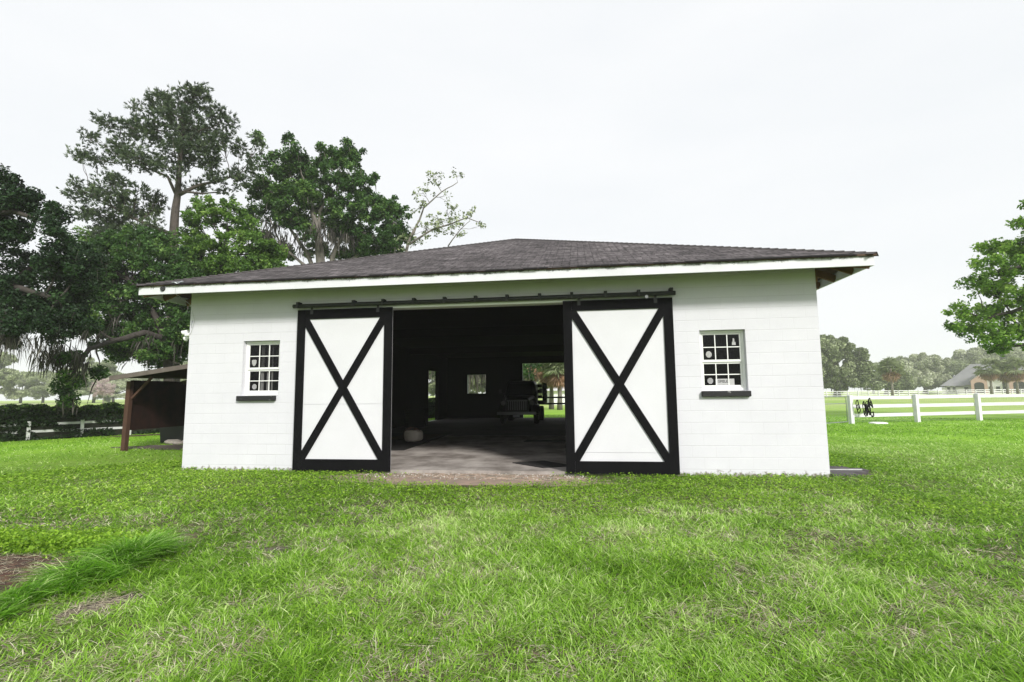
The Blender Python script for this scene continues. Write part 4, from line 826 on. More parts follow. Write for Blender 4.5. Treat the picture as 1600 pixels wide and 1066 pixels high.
# far tree lines: a few kinds, each copied as whole trees
def far_proto(seed, lm, h, w):
    rs = np.random.RandomState(seed); root = empty('far_tree', (0, 0, 0)); g = G()
    g.tube([(0, 0, 0), (.1, 0, h*.25), (-.1, .1, h*.5)], [.45, .35, .2], 8); Cs = []; Ti = []
    for k in range(26):
        a = rs.rand()*6.28; z = h*(.22+.72*rs.rand()**.8); q = (z/h-.25)/.75; r = w*.5*math.sqrt(max(.15, 1-(abs(q)*1.02)**2.2))*rs.rand()**.45
        c = np.array([r*math.cos(a), r*math.sin(a), z]); g.tube([(0, 0, h*.3), tuple(c*.55+[0, 0, h*.12]), tuple(c)], [.16, .1, .04], 5)
        ns = 9; s_ = rs.normal(size=(ns, 3))*[w*.1, w*.1, h*.055]; sub = h*.085
        cc = np.repeat(c+s_, 130, 0); dv = rs.normal(size=cc.shape); dv /= np.linalg.norm(dv, axis=1)[:, None]; dv *= (rs.rand(len(cc))**.5)[:, None]*[1, 1, .6]
        Cs.append(cc+dv*sub); Ti.append(np.clip(np.repeat(rs.rand(ns)*.4, 130)+rs.rand()*.25+rs.rand(len(cc))*.4, 0, 1))
    g.build('trunk', M['bark'], root, smooth=True)
    C_ = np.concatenate(Cs); leaves_mesh('crown', C_, h*.024*rs.uniform(.6, 1.2, len(C_)), M[lm], root, tint=np.concatenate(Ti), rs=rs)
    return root
protos = [far_proto(21, 'oakolive', 11, 13), far_proto(22, 'oakhaze', 9, 12), far_proto(23, 'oakolive', 13, 12)]
used = set()
def put_far(k, px_, d, s, rz, label, group):
    src = protos[k]
    if k in used:
        o = src.copy(); COL.objects.link(o)
        for ch in src.children:
            c = ch.copy(); COL.objects.link(c); c.parent = o
    else: o = src; used.add(k)
    p = at(px_, 612, d); o.location = (p[0], p[1], 0); o.rotation_euler = (0, 0, rz); o.scale = (s, s, s)
    tag(o, label, 'tree', group)
fr = random.Random(3)
xs_ = [-330, -270, -215, -160, -110, -60, -15, 30, 70, 105, 140, 178, 215, 250, 290, 330]
for i, x in enumerate(xs_):
    put_far((i*2+(i//3)) % 3, x+fr.uniform(-8, 8), fr.uniform(128, 165), fr.uniform(.78, 1.0), fr.uniform(0, 6.2), 'hazy pale tree in the wood beyond the far left field', 'trees beyond the far left field')
for i, x in enumerate([560, 640, 700, 760, 812, 860, 905, 960, 1030]):
    put_far(i % 3, x+fr.uniform(-8, 8), fr.uniform(75, 100), fr.uniform(.7, .95), fr.uniform(0, 6.2), 'distant tree seen only through the openings in the back of the barn', 'trees behind the barn')
for i, x in enumerate([1215, 1365, 1400, 1492, 1640, 1690, 1750, 1830, 1900]):
    put_far(i % 3, x, fr.uniform(165, 195), fr.uniform(.8, 1.0), fr.uniform(0, 6.2), 'hazy tree on the horizon behind the white fence and the house', 'trees beyond the right field')

# ------------------------------------------------------------------ palms
def palm(base, h, rc, label, skirt=1.0, seed=0, group='palms'):
    rs = np.random.RandomState(seed); root = empty('palm_tree', base, label=label, cat='palm tree', group=group)
    g = G(); g.tube([(0, 0, 0), (.06*h*.2, 0, h*.4), (0, 0, h*.8), (0, 0, h)], [.26, .19, .18, .2], 9); g.build('trunk', M['greybark'], root, smooth=True)
    def fronds(name, n, el0, el1, mt, L_):
        V, T, ti = [], [], []
        for k in range(n):
            a = rs.rand()*6.28; e = math.radians(rs.uniform(el0, el1)); st = L_*rs.uniform(.35, .5)
            d0 = np.array([math.cos(a)*math.cos(e), math.sin(a)*math.cos(e), math.sin(e)]); hub = np.array([0, 0, h])+d0*st; s = np.cross(d0, [0, 0, 1.]); s /= np.linalg.norm(s)+1e-9; u = np.cross(s, d0)
            b = len(V); V += [np.array([0, 0, h])-s*.02, np.array([0, 0, h])+s*.02, hub]; T.append((b, b+1, b+2)); ti.append(.3); tv = rs.rand()
            for j in range(15):
                q = math.radians(-100+200*j/14); dr = d0*math.cos(q)*.9+s*math.sin(q)+u*.12*rs.randn(); ln = L_*.55*rs.uniform(.8, 1.05); tip = hub+dr*ln-np.array([0, 0, ln*.28]); w = np.cross(dr, u)*.035*L_
                b = len(V); V += [hub, hub+dr*ln*.5-w, tip, hub+dr*ln*.5+w]; T += [(b, b+1, b+2), (b, b+2, b+3)]; ti += [tv*.6+rs.rand()*.4]*2
        big_mesh(name, np.array(V), np.zeros((0, 4), int), np.array(T), mt, ti, root)
    fronds('fronds', 24, -30, 88, M['palm'], rc)
    if skirt: fronds('dead_fronds', int(26*skirt), -88, -50, M['deadpalm'], rc*.95)
    return root
def gp(px_, d): p = at(px_, 612, d); return (p[0], p[1], 0)
palm(gp(1394, 95), 5.6, 2.9, 'single palm beyond the far fence, between the dark oak and the pale oak', .7, 1)
palm(gp(1549, 100), 5.6, 2.9, 'palm with brown skirt in front of the brick house, leftmost of the three', 1.5, 2)
palm(gp(1574, 102), 5.3, 2.8, 'palm with brown skirt in front of the brick house, middle of the three', 1.2, 3)
palm(gp(1590, 98), 5.5, 2.9, 'palm with dark brown skirt in front of the brick house, rightmost of the three', 1.5, 4)
palm(gp(861, 46), 3.9, 2.0, 'palm seen through the back doorway of the barn, left of the two trunks', 1.5, 5)
palm(gp(874, 44), 3.7, 2.0, 'palm seen through the back doorway of the barn, right of the two trunks', 1.5, 6)
palm(gp(835, 50), 4.6, 2.2, 'palm above the truck bed seen through the back doorway of the barn', 1.0, 7)
tree('oak_tree', 'mossy oak seen through the back window and left side door of the barn', 40, [(715, 660), (715, 600), (722, 570)],
     [(700, 560, 0, 30, 16), (735, 558, 0, 30, 14), (668, 570, 0, 24, 18), (725, 580, 2, 24, 10), (800, 560, 0, 26, 16), (820, 575, 2, 20, 12)], 'oak', leaf=.16, sub=.7, dens=.7, fill=70, moss=.5, moss_len=1.5, tr=.3, seed=14,
     mosspts=[(735, 572, 0, 40, 50, 300), (710, 570, 0, 30, 45, 160), (655, 580, -6, 20, 40, 200)])

# ------------------------------------------------------------------ brick house far right
hd = 150; kx = hd/FPX
hc = at(1560, 612, hd); hw_ = empty('brick_house', (hc[0], hc[1], 0), -(YAW+.76), label='low brick house with big grey hip roof beyond the far right fence', cat='house')
def hx(px_): return (px_-1560)*kx*.725
def hz(py_, px_=1540): return (607.6-py_)*kx+1.48
g = G(); g.box(hx(1473), hx(1790), 1.2, 12.8, 0, 2.6); g.build('wall', M['stucco'], hw_)
g = G(); zt, ze = hz(567), hz(603.5)+.9
def hiproof(g, x0, x1, y0, y1, ze, zt, ridge=None):
    h = (y1-y0)/2; ra, rb = ridge or (x0+h, x1-h); cy = (y0+y1)/2
    g.add([(x0, y0, ze), (x1, y0, ze), (x1, y1, ze), (x0, y1, ze), (ra, cy, zt), (rb, cy, zt)], [(0, 1, 5, 4), (1, 2, 5), (2, 3, 4, 5), (3, 0, 4), (3, 2, 1, 0)])
M['hroof'] = mat('grey_house_roof', (.17, .17, .18), .9, (.5, .3, .7, (.22, .22, .23)))
hiproof(g, hx(1470), hx(1800), 0, 14, ze-.6, zt, (hx(1519), hx(1750))); g.build('roof', M['hroof'], hw_)
g = G(); hiproof(g, hx(1465), hx(1508), -1.2, 6, ze-.75, hz(591), (hx(1484), hx(1495))); g.build('roof', M['hroof'], hw_)
g = G(); g.box(hx(1468), hx(1506), -.4, 1.19, 0, 1.9); g.build('wall', M['stucco'], hw_)
def gable(x0, xa, x1, ya, yb, wallm, arch=False):
    q = empty('gable', (0, 0, 0)); q.parent = hw_; ze_ = hz(yb); za = hz(ya)
    g = G(); g.add([(hx(x0), -2, 0), (hx(x1), -2, 0), (hx(x1), -2, ze_), (hx(xa), -2, za), (hx(x0), -2, ze_)]+[(hx(x0), 2, 0), (hx(x1), 2, 0), (hx(x1), 2, ze_), (hx(xa), 2, za), (hx(x0), 2, ze_)],
                   [(0, 1, 2, 3, 4), (1, 6, 7, 2), (5, 0, 4, 9)]); g.build('gable_wall', wallm, q)
    g = G(); o = .5
    for sx, xx in ((-1, x0), (1, x1)):
        a = (hx(xa), -2.5, za+.25); b = (hx(xx)+sx*o, -2.5, ze_-.1)
        g.add([a, b, (b[0], 8, b[2]), (a[0], 8, a[2]), (a[0], -2.5, a[2]-.3), (b[0], -2.5, b[2]-.3)], [(0, 1, 2, 3), (0, 4, 5, 1)])
    g.build('gable_roof', M['hroof'], q)
    return q
gable(1519, 1538, 1567, 580, 594, M['stucco']); gable(1572, 1603, 1640, 580, 594, M['stucco'])
for x0, xa, x1 in ((1518, 1531, 1544), (1577, 1592, 1606)):
    g = G(); z1, z2 = hz(595), hz(587.5); g.add([(hx(x0), -3, 0), (hx(x1), -3, 0), (hx(x1), -3, z1), (hx(xa), -3, z2), (hx(x0), -3, z1), (hx(x0), -2.1, 0), (hx(x1), -2.1, 0), (hx(x1), -2.1, z1), (hx(xa), -2.1, z2), (hx(x0), -2.1, z1)], [(0, 1, 2, 3, 4), (1, 6, 7, 2), (5, 0, 4, 9), (4, 3, 8, 9), (3, 2, 7, 8)])
    g.build('brick_front', M['brick'], hw_)
    g = G(); n = 12; r = (x1-x0)*.22; pts = [(hx(xa)-r*kx, -3.02, .2), (hx(xa)+r*kx, -3.02, .2)]+[(hx(xa)+r*kx*math.cos(math.pi*k/n), -3.02, hz(601)+r*kx*.6*math.sin(math.pi*k/n)) for k in range(n+1)]
    g.add(pts, [tuple(range(len(pts)))]); g.build('arched_window', M['darkglass'], hw_)
for xw, w in ((1480, 5), (1489, 5), (1509, 7), (1549, 6), (1560, 6), (1570, 4), (1615, 6), (1650, 8)):
    f = 1.15 if xw > 1508 else -.43
    if 1545 < xw < 1568: f = -2.03
    g = G(); g.box(hx(xw-w/2), hx(xw+w/2), f-.05, f-.005, .7, 2.1); wi = g.build('window', M['darkglass'], hw_)
    g = G(); g.box(hx(xw-w/2)-.12, hx(xw+w/2)+.12, f-.09, f-.052, 2.1, 2.25); g.build('trim', M['vinyl'], wi)
# white building glimpsed through the back doorway
bc = at(905, 612, 62); wb = empty('white_building', (bc[0], bc[1], 0), -YAW, label='low white building seen through the back doorway of the barn behind the palms', cat='building')
g = G(); g.box(-3.6, 8, 0, 6, 0, 1.75); g.build('wall', M['vinyl'], wb)
g = G(); hiproof(g, -4.2, 8.6, -.6, 6.6, 1.76, 3.2); g.build('roof', mat('pale_metal_roof', (.6, .6, .6), .5), wb)
g = G(); g.box(-1.4, -.4, -.04, -.004, .5, 1.4); g.box(2, 3, -.04, -.004, .5, 1.4); g.build('window', M['darkglass'], wb)

# ------------------------------------------------------------------ fences
def fence(name, pts, posts, rails, h, mt, label, pw=.13, rh=.14, rt=.04, group=None, cap=False, side=-1):
    a, b = Vector((*pts[0], 0)), Vector((*pts[1], 0)); d = (b-a).normalized(); L_ = (b-a).length; nrm = Vector((d.y, -d.x, 0))
    t = empty(name, a, math.atan2(d.y, d.x), label=label, cat='fence', group=group)
    for s in posts:
        jt = rnd.uniform(-.01, .01); g = G(); g.box(s-pw/2, s+pw/2, -pw/2, pw/2, -.05, h+jt)
        if cap: g.add([(s-pw/2-.01, -pw/2-.01, h+jt+.002), (s+pw/2+.01, -pw/2-.01, h+jt+.002), (s+pw/2+.01, pw/2+.01, h+jt+.002), (s-pw/2-.01, pw/2+.01, h+jt+.002), (s, 0, h+jt+.04)], [(0, 1, 4), (1, 2, 4), (2, 3, 4), (3, 0, 4), (3, 2, 1, 0)])
        g.build('post', mt, t)
    for z in rails:
        k = 0
        for i in range(len(posts)-1):
            g = G(); g.bar((posts[i], pw/2+rt/2+.003, z+rnd.uniform(-.008, .008)), (posts[i+1]-.006, pw/2+rt/2+.003, z+rnd.uniform(-.008, .008)), rt, rh); g.build('rail', mt, t)
    return t, d, L_
F0 = onZ(1331, 662.5)[:2]; F1 = onZ(1531, 657.3)[:2]
Fd = F1-F0; Fd /= np.linalg.norm(Fd); F2 = F0+Fd*21
sp = float(np.linalg.norm(F1-F0))/2
nf, dv_, _ = fence('board_fence', (tuple(F0), tuple(F2)), [sp*k for k in range(6)], [.36, .75, 1.13], 1.24, M['whitefence'], 'near white three rail board fence with wire mesh right of the barn', pw=.16, rh=.15, cap=True)
g = G(); L_ = sp*5
for k in range(int(L_/.1)): g.box(k*.1, k*.1+.0035, .148, .152, .08, 1.14)
for k in range(12): g.box(0, L_, .153, .1565, .08+k*.095, .084+k*.095)
g.build('wire_mesh', M['galv'], nf)
# tube gate from the first post to the barn side
G0 = np.array(F0)-Fd*.15; Gb = at(1262, 640, 20.2)[:2]
gd = Gb-G0; gl = float(np.linalg.norm(gd)); t = empty('tube_gate', (G0[0], G0[1], 0), math.atan2(gd[1], gd[0]), label='thin galvanised tube gate between the barn side and the white fence', cat='gate')
g = G(); g.tube([(.1, 0, .1), (.1, 0, 1.12), (.2, 0, 1.2), (gl-.1, 0, 1.2), (gl, 0, 1.12), (gl, 0, .1)], .02, 8); g.build('gate_frame', M['galv'], t, smooth=True)
g = G(); g.tube([(.1, 0, .9), (gl, 0, .9)], .016, 6); g.tube([(.1, 0, .1), (gl, 0, .1)], .016, 6); g.build('gate_rail', M['galv'], t, smooth=True)
g = G()
for k in range(int(gl/.12)): g.box(.12+k*.12, .1225+k*.12, -.002, .002, .1, 1.18)
for k in range(9): g.box(.1, gl, .003, .005, .12+k*.12, .1225+k*.12)
g.build('wire_mesh', M['galv'], t)
# far white fence
a = at(1170, 612, 100)[:2]; b = at(1750, 612, 120)[:2]; LL = float(np.linalg.norm(b-a)); n = int(LL/2.6)
fence('board_fence', (tuple(a), tuple(b)), [k*2.6 for k in range(min(n, 50))], [.4, .8, 1.2], 1.3, M['whitefence'], 'long white three rail fence far across the right field', pw=.15, rh=.17)
# weathered fence swallowed by the hedge
H0 = np.array([-14.4, 2.45]); Hd = np.array([1.9, 2.71]); Hd /= np.linalg.norm(Hd); Hn = np.array([Hd[1], -Hd[0]])
hf0 = H0+Hn*.36; hl = 24
fence('board_fence', (tuple(hf0), tuple(hf0+Hd*hl)), [.4+1.45*k for k in range(16)], [.30, .56], .66, M['oldfence'], 'old weathered white rail fence half swallowed by the dark hedge', pw=.1, rh=.085, rt=.03)
fa = at(560, 612, 31)[:2]; fb = at(735, 612, 33)[:2]
fence('board_fence', (tuple(fa), tuple(fb)), [0, 2.4, 4.8, 6.9], [.55, 1.02], 1.15, M['whitefence'], 'white fence seen through the left side doorway of the barn', pw=.12, rh=.2)
# hedge
rs = np.random.RandomState(44); nH = 90000
u = rs.rand(nH)*hl; v = rs.rand(nH); w = rs.rand(nH)
top = 1.18+.3*(fbm(u, 0*u, 1.1, 4)-.5)+.15*(vn(u, 0*u, .25, 9)-.5); z = np.where(v < .45, top-rs.rand(nH)**2*.3, rs.rand(nH)*top)
dep = np.where(rs.rand(nH) < .6, .28+.22*vn(u, z*3, .35, 2)+rs.normal(size=nH)*.05, rs.uniform(-.45, .3, nH))
P_ = H0+u[:, None]*Hd+dep[:, None]*Hn; hole = (vn(u, z*2.5, .55, 12) < .36) & (z < .75) & (dep > .2)
P3 = np.column_stack([P_, z])[~hole]
hr = empty('hedge', (H0[0], H0[1], 0), label='long dark leafy hedge at the left with a fence poking out of it', cat='hedge')
leaves_mesh('leaves', P3-[H0[0], H0[1], 0], .06*rs.uniform(.6, 1.3, len(P3)), M['hedge'], hr, up=.5, tint=np.clip(rs.rand(len(P3))*.5+np.where(P3[:, 2] > top[~hole]-.12, .6, 0)*rs.rand(len(P3)), 0, 1), rs=rs)  # leaves near the top tinted brighter: light from above put into the colour
g = G()
for k in range(60):
    q = H0+Hd*(k*hl/60+rnd.uniform(0, .3)); x, y = q-H0; g.tube([(x, y, 0), (x+rnd.uniform(-.1, .1), y+rnd.uniform(-.1, .1), .5), (x+rnd.uniform(-.3, .3), y+rnd.uniform(-.2, .2), 1.05)], [.03, .02, .006], 5)
g.build('stems', M['bark'], hr)
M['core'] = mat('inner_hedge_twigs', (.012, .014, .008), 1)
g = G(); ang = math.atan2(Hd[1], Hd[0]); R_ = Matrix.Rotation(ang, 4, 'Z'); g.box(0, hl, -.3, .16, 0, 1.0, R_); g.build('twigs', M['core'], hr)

# pale sandy track across the far left field
g = G(); a = at(-300, 612, 150); b = at(95, 612, 120); c = at(95, 612, 128); e_ = at(-300, 612, 170); g.add([(q[0], q[1], .02) for q in (a, b, c, e_)], [(0, 1, 2, 3)])
tag(g.build('path', mat('pale_sand_track', (.6, .57, .5), 1)), kind='structure')

# ------------------------------------------------------------------ bridle on the fence, lid in the grass
bp = at(1350, 617, 21.9); t = empty('horse_bridle', tuple(bp), YAW*-1, label='black leather horse bridle hanging on the near white fence beside its first post', cat='bridle')
t.location = (bp[0], bp[1]-.12, 1.1); kq = 21.5/FPX
def loop(cx, cz, rx, rz, n=18, a0=0, a1=6.283, dy=0): return [((cx+rx*math.cos(a0+(a1-a0)*i/n))*kq, dy+.02*math.sin(i), (cz+rz*math.sin(a0+(a1-a0)*i/n))*kq) for i in range(n+1)]
g = G()
for l in (loop(-4, -15, 1.6, 11), loop(0, -18, 2.2, 8, dy=.02), loop(3.5, -14, 1.5, 12, dy=-.02), loop(7.5, -16, 2.6, 12, a0=.4, a1=5.9), loop(6, -5, 1.2, 6), loop(-2, -23, 2, 5), loop(8, -25, 2.4, 4), loop(1, -9, 2.6, 5, dy=-.03)): g.tube(l, .017, 6)
g.tube([(p[0]*kq, -.03, p[1]*kq) for p in ((-5, -8), (-3, -11), (0, -12), (3, -10), (6, -9), (9, -14))], .035, 6); g.tube([(p[0]*kq, -.035, p[1]*kq) for p in ((-1, -8), (-2, -14), (0, -22), (-1, -27))], .03, 6); g.tube([(p[0]*kq, -.02, p[1]*kq) for p in ((4, 0), (3.6, -8), (4.5, -18), (4, -26))], .022, 6); g.build('straps', M['black'], t, smooth=True)
g = G()
for l in (loop(-14, -10, 2, 8), loop(-13, -16, 2.5, 7)): g.tube(l, .018, 6)
g.build('reins', M['black'], t, smooth=True)
lp = onZ(1366, 661.3); g = G(); g.lathe([(0, .07), (.25, .06), (.34, .04), (.36, .0)], None, 28); t = g.build('bowl_lid', M['vinyl'], smooth=True); t.location = (lp[0], lp[1]-.3, 0)
tag(t, 'white shallow lid lying in the grass beside the first fence post', 'lid')

# ------------------------------------------------------------------ open shed left of the barn
sh = empty('open_shed', (-4.54, 3.18, 0), label='small brown open fronted wooden shed left of the barn with a sloping roof', cat='shed')
SX, SY = -4.54, 3.18
def loc(g): g.v = [(a-SX, b-SY, c) for a, b, c in g.v]; return g
zl = lambda x: 2.0+(x+4.45)*.125                      # underside of the roof
g = G(); g.bar((SX, SY, -.05), (SX+.05, SY, zl(SX)-.06), .12, .12, up=(0, 1, 0)); loc(g).build('post', M['cedar'], sh)
g = G(); g.bar((-.45, SY, -.05), (-.45, SY, zl(-.45)-.06), .14, .14, up=(0, 1, 0)); loc(g).build('post', M['cedar'], sh)
for X in (-4.66, -.45): g = G(); g.bar((X, 8.9, -.05), (X, 8.9, zl(X)-.06), .12, .12, up=(0, 1, 0)); loc(g).build('post', M['cedar'], sh)
g = G(); g.bar((SX+.12, SY+.02, 1.45), (SX+.72, SY+.02, zl(-3.8)-.03), .06, .06, up=(0, 1, 0)); loc(g).build('brace', M['cedar'], sh)
g = G(); g.bar((-4.7, 2.75, zl(-4.7)+.03), (-.05, 2.75, zl(-.05)+.03), .04, .12, up=(0, 0, 1)); loc(g).build('roof_edge', M['shedroof'], sh)
g = G(); vs = [(-4.75, 2.78, zl(-4.75)+.05), (-.03, 2.78, zl(-.03)+.05), (-.03, 9.1, zl(-.03)+.16), (-4.75, 9.1, zl(-4.75)+.16)]
g.add(vs+[(a, b, c+.05) for a, b, c in vs], [(3, 2, 1, 0), (4, 5, 6, 7), (0, 1, 5, 4), (1, 2, 6, 5), (2, 3, 7, 6), (3, 0, 4, 7)]); loc(g).build('roof', M['panel'], sh)
g = G(); g.bar((-4.45, 5.0, zl(-4.4)-.08), (-.1, 5.0, zl(-.1)-.08), .09, .12); loc(g).build('beam', M['shedroof'], sh)
g = G(); g.box(-4.4, -.1, 8.9, 8.95, .5, 2.0); loc(g).build('back_panel', M['panel'], sh)
g = G(); g.box(-4.58, -4.54, 3.27, 8.9, .56, 1.96); loc(g).build('side_panel', M['panel'], sh)
t = empty('storage_bin', (-5.15, 5.75, 0), .1, label='dark grey plastic bin standing outside the left wall of the brown shed', cat='bin')
g = G(); w = .42
g.add([(-w*.9, -.3, 0), (w*.9, -.3, 0), (w*.9, .3, 0), (-w*.9, .3, 0), (-w, -.36, .82), (w, -.36, .82), (w, .36, .82), (-w, .36, .82)], [(3, 2, 1, 0), (0, 1, 5, 4), (1, 2, 6, 5), (2, 3, 7, 6), (3, 0, 4, 7), (4, 5, 6, 7)]); g.build('bin_body', M['bin'], t, bevel=.02)
g = G(); g.box(-w-.03, w+.03, -.4, .4, .825, .87); g.build('lid', M['bin'], t, bevel=.015)
for k, (x, y, s) in enumerate(((-4.75, 5.1, .2), (-4.45, 5.0, .14), (-4.2, 5.15, .2), (-4.0, 4.95, .12))):
    g = G(); bm = bmesh.new(); bmesh.ops.create_icosphere(bm, subdivisions=2, radius=s)
    for v_ in bm.verts: v_.co = Vector((v_.co.x*1.3, v_.co.y, v_.co.z*.45))*(1+.35*(float(vn(v_.co.x*9+k*7, v_.co.y*9+v_.co.z*5, 1.))-.5))
    me = bpy.data.meshes.new('rubble_stone'); bm.to_mesh(me); bm.free(); me.materials.append(M['stone']); o = bpy.data.objects.new('rubble_stone', me); COL.objects.link(o); o.location = (x, y, s*.3)
    tag(o, 'rough pale stone lying in front of the bin under the shed', 'stone', 'stones in front of the shed bin')

# ------------------------------------------------------------------ grass: single blades, thinning with distance
def in_patch(x, y):
    def ell(cx, cy, rx, ry, rz=0, o=0):
        dx, dy = x-cx, y-cy; a = dx*math.cos(rz)+dy*math.sin(rz); b_ = -dx*math.sin(rz)+dy*math.cos(rz)
        return (a/rx)**2+(b_/ry)**2 < (1+1.2*(fbm(x, y, .22, o)-.5))
    k = ell(6.25, -.5, 1.8, .5, 0, 2) | ell(3.0, -5.52, .96, .48, -.12, 3) | ell(4.62, -6.0, .12, .28, -.5, 4) | ell(5.08, -4.67, .14, .08, 0, 5) | ell(-3.6, 4.3, 1.8, .65, .1, 6) | ell(-8.8, 8.3, 1.3, .4, .8, 8) | ell(12.65, .6, .55, .5, 0, 9)
    return k
def lawn_points(n, r0, r1, p, rs, halfang=58):
    t = rs.rand(n)
    if abs(p-2) < 1e-6: r = r0*(r1/r0)**t
    else: q = 2-p; r = (r0**q+t*(r1**q-r0**q))**(1/q)
    a = YAW+np.radians(rs.uniform(-halfang, halfang, n)); x = CAM[0]+r*np.sin(a); y = CAM[1]+r*np.cos(a)
    ok = ~((x > -.0) & (x < BW) & (y > -.015) & (y < BL)) & ~in_patch(x, y) & ~((y > -.13) & (y < 0) & (x > 2.4) & (x < 9.8))
    # thinner over the trodden ground before the door, and in worn spots
    wear = np.clip(1.3-((x-6.05)/2.6)**2-((y+.55)/.95)**2, 0, 1)*.9+np.clip((.38-fbm(x, y, 1.3, 21))*5, 0, .5)+np.clip((.28-vn(x, y, .3, 33))*3, 0, .4)
    ok &= rs.rand(n) > wear
    return x[ok], y[ok], r[ok]
def blades(name, x, y, r, ln, lean, wd, mt, rs, tint, head=None, label=None, z0=0, curl=.6, segs=3):
    n = len(x); th = rs.rand(n)*6.28 if head is None else head; h = np.stack([np.cos(th), np.sin(th), 0*th], 1); up = np.array([0, 0, 1.]); P = np.stack([x, y, np.zeros(n)+z0], 1)
    sa = th+np.pi/2+rs.normal(size=n)*.5; s = np.stack([np.cos(sa), np.sin(sa), .2*rs.normal(size=n)], 1)*wd[:, None]
    def at_t(t): return P+ln[:, None]*(t*(np.cos(lean)[:, None]*up+np.sin(lean)[:, None]*h)+t*t*curl*(h*.5-up*.38))
    if segs == 3:
        a, b_, c = at_t(.38), at_t(.72), at_t(1.0); V = np.stack([P-s*.8, P+s*.8, a+s, a-s, b_+s*.7, b_-s*.7, c], 1).reshape(-1, 3); i = np.arange(n)*7
        Q = np.concatenate([np.stack([i, i+1, i+2, i+3], 1), np.stack([i+3, i+2, i+4, i+5], 1)]); T = np.stack([i+5, i+4, i+6], 1); ti = np.concatenate([tint]*3)
    else:
        a, c = at_t(.5), at_t(1.0); V = np.stack([P-s*.8, P+s*.8, a+s, a-s, c], 1).reshape(-1, 3); i = np.arange(n)*5; Q = np.stack([i, i+1, i+2, i+3], 1); T = np.stack([i+3, i+2, i+4], 1); ti = np.concatenate([tint]*2)
    V[:, 2] = np.maximum(V[:, 2], .002)
    return tag(big_mesh(name, V, Q, T, mt, ti), label, kind='stuff')
rs = np.random.RandomState(77)
def lawn(n, r0, r1, p, segs, lsc, wsc, lab):
    x, y, r = lawn_points(n, r0, r1, p, rs)
    # leafy weeds take over close to the barn: fewer blades there
    leafy = np.clip((y+3.0+1.6*(fbm(x, y, 1.6, 40)-.5)*2)/1.2, 0, 1)*(x < 12.5)
    k = rs.rand(len(x)) > leafy*.5; x, y, r = x[k], y[k], r[k]
    f = fbm(x, y, .8, 50); f2 = fbm(x, y, 2.6, 51); dry = fbm(x, y, .45, 52)
    ln = lsc*(.55+.9*f)*rs.uniform(.6, 1.3, len(x)); lean = np.radians(rs.uniform(22, 86, len(x))); wd = wsc*(.0012+.00038*r)*rs.uniform(.7, 1.3, len(x))
    head = 6.28*fbm(x, y, .35, 53)*3+rs.normal(size=len(x))*1.3
    isd = rs.rand(len(x)) < np.clip(.16+(dry-.46)*1.6, .07, .6)*np.clip((16-r)/9, .12, 1)
    tint = np.clip(.12+1.0*(f2-.22)+.25*(vn(x, y, .18, 55)-.5)+rs.normal(size=len(x))*.24, 0, 1)
    blades('lawn_grass', x[~isd], y[~isd], r[~isd], ln[~isd], lean[~isd], wd[~isd], M['grass'], rs, tint[~isd], head[~isd], lab, segs=segs)
    x, y, r, ln, lean, wd, head = [q[isd] for q in (x, y, r, ln, lean, wd, head)]
    blades('dry_grass', x, y, r, ln*.95, np.minimum(lean+.4, 1.5), wd*.8, M['straw'], rs, rs.rand(len(x)), head, 'dry straw coloured blades scattered through the lawn', segs=segs)
lawn(270000, 2.0, 6.0, .9, 3, .085, 1.0, 'bright green lawn blades in the foreground')
lawn(260000, 6.0, 13.0, 1.4, 2, .082, 1.15, 'bright green lawn around the barn')
lawn(260000, 13.0, 34.0, 1.4, 2, .085, .8, 'bright green lawn reaching to the fences')
# leafy ground cover
x, y, r = lawn_points(330000, 2.3, 14.0, 1.15, rs)
lf = np.clip((y+3.2+2.2*(fbm(x, y, 1.6, 40)-.5)*2)/1.2, 0, 1)*(x < 14)+.5*(fbm(x, y, .9, 60) > .62)*np.clip((r-2)/4, .25, 1)
k = rs.rand(len(x)) < lf; x, y, r = x[k], y[k], r[k]
cz = rs.uniform(.01, .07, len(x))*(.5+fbm(x, y, .5, 61)); P3 = np.stack([x, y, cz], 1)
o = leaves_mesh('ground_cover', P3, (.004+.0012*r)*rs.uniform(.5, 1.5, len(x)), M['clover'], None, up=1.6, aspect=.75, tint=np.clip(.1+.8*(fbm(x, y, 1.1, 62)-.2)+rs.normal(size=len(x))*.2, 0, 1), rs=rs)
tag(o, 'low leafy weeds creeping through the lawn near the barn', kind='stuff')
# the long tussock arching over the dirt at lower left
pth = [(3.6, -6.8, .30), (4.02, -6.3, .30), (4.0, -5.85, .30), (3.93, -5.4, .36), (3.9, -5.1, .40), (3.98, -4.92, .34)]
nt_, per = 95, 85
tt = rs.rand(nt_)*(len(pth)-1.001); i = tt.astype(int); fr_ = tt-i; pa = np.array(pth); q = pa[i]*(1-fr_)[:, None]+pa[i+1]*fr_[:, None]
q[:, 0] += rs.normal(size=nt_)*.10; q[:, 1] += rs.normal(size=nt_)*.09; hd_ = rs.normal(size=nt_)*.9-.2; tn = rs.rand(nt_)*.45; sz = rs.uniform(.6, 1.15, nt_)
q = np.repeat(q, per, 0); n = len(q); x = q[:, 0]+rs.normal(size=n)*.022; y = q[:, 1]+rs.normal(size=n)*.022; ln = q[:, 2]*np.repeat(sz, per)*rs.uniform(.45, 1.2, n)
t = tag(blades('tall_grass', x, y, x*0+3, ln, np.radians(rs.uniform(0, 42, n)), rs.uniform(.002, .0046, n), M['tussock'], rs, np.clip(np.repeat(tn, per)*.7+rs.rand(n)**2.2*.75, 0, 1), np.repeat(hd_, per)+rs.normal(size=n)*.6, 'long dark green tussock of uncut grass arching beside the dirt bed', curl=1.15))
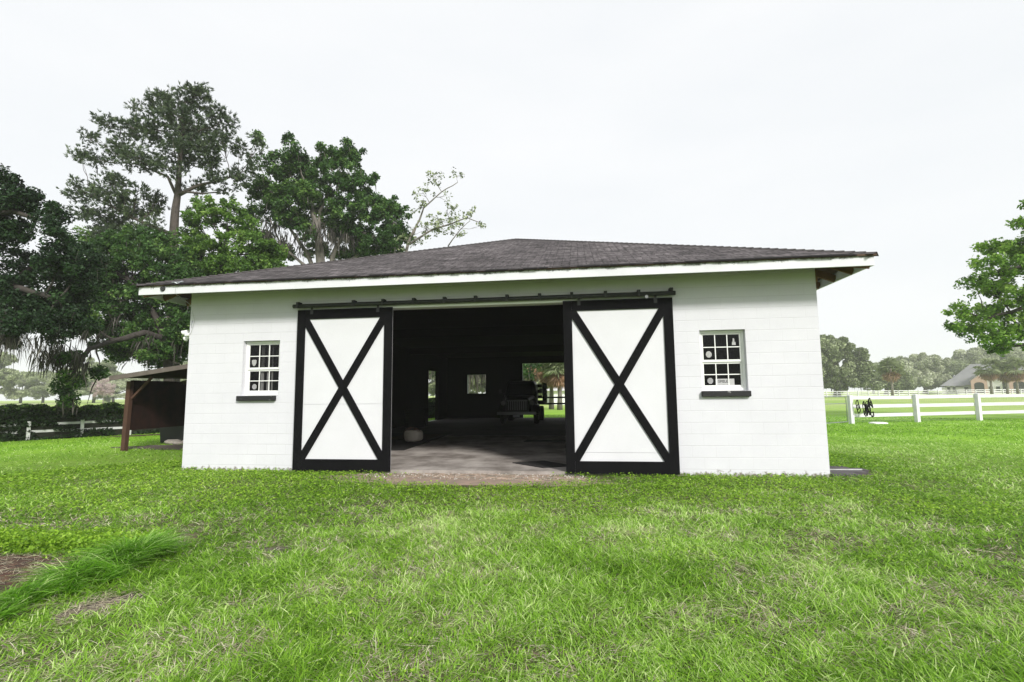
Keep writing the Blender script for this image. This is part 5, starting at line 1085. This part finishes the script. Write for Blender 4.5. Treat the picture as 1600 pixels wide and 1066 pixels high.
# broad leafy weeds behind the dirt bed
n = 9000; x = rs.uniform(1.2, 3.9, n); y = -4.85+rs.normal(size=n)*.13; P3 = np.stack([x, y, rs.rand(n)*.16], 1)
tag(leaves_mesh('leafy_weeds', P3, .015*rs.uniform(.5, 1.6, n), M['clover'], None, up=1.0, aspect=.6, tint=rs.rand(n)*.7, rs=rs), 'band of taller leafy weeds behind the dirt bed at lower left', kind='stuff')
# straw litter on the dirt bed and by the threshold
def litter(n, cx, cy, rx, ry, name, lab):
    a = rs.rand(n)*6.28; q = rs.rand(n)**.5; x = cx+rx*q*np.cos(a); y = cy+ry*q*np.sin(a)
    tag(blades(name, x, y, x*0, rs.uniform(.03, .13, n), np.radians(rs.uniform(72, 90, n)), rs.uniform(.001, .0025, n), M['straw'], rs, rs.rand(n)*.8, None, lab, z0=.016, curl=.1))
litter(1300, 2.9, -5.42, .95, .4, 'straw_litter', 'dry stalks lying on the reddish dirt bed'); litter(500, 4.62, -6.0, .2, .3, 'straw_litter', 'dry stalks on the small bare spot beside the tussock'); litter(1200, 6.1, -.42, 2.1, .3, 'straw_litter', 'dry litter on the bare sand before the doorway')
# small pebbles in front of the threshold
n = 900; a = rs.rand(n)*6.28; q = rs.rand(n)**.5; x = 6.1+2.2*q*np.cos(a); y = -.40+.33*q*np.sin(a)
tag(leaves_mesh('gravel', np.stack([x, y, 0*x+.02], 1), .012*rs.uniform(.4, 1.5, n), mat('pale_gravel', (.5, .47, .43), .9), None, up=1.5, aspect=.8, rs=rs), 'small pale gravel before the threshold', kind='stuff')

# ------------------------------------------------------------------ haze
HZ = bpy.data.materials.new('haze_air'); HZ.use_nodes = True; t_ = HZ.node_tree; t_.nodes.clear()
po = t_.nodes.new('ShaderNodeOutputMaterial'); pv = t_.nodes.new('ShaderNodeVolumePrincipled'); pv.inputs['Density'].default_value = .0007; pv.inputs['Color'].default_value = (.97, .98, 1, 1); pv.inputs['Anisotropy'].default_value = .0
t_.links.new(pv.outputs[0], po.inputs['Volume'])
g = G(); g.box(-440, 460, -380, 500, -1.0, 26); o = g.build('haze', HZ); tag(o, kind='stuff')
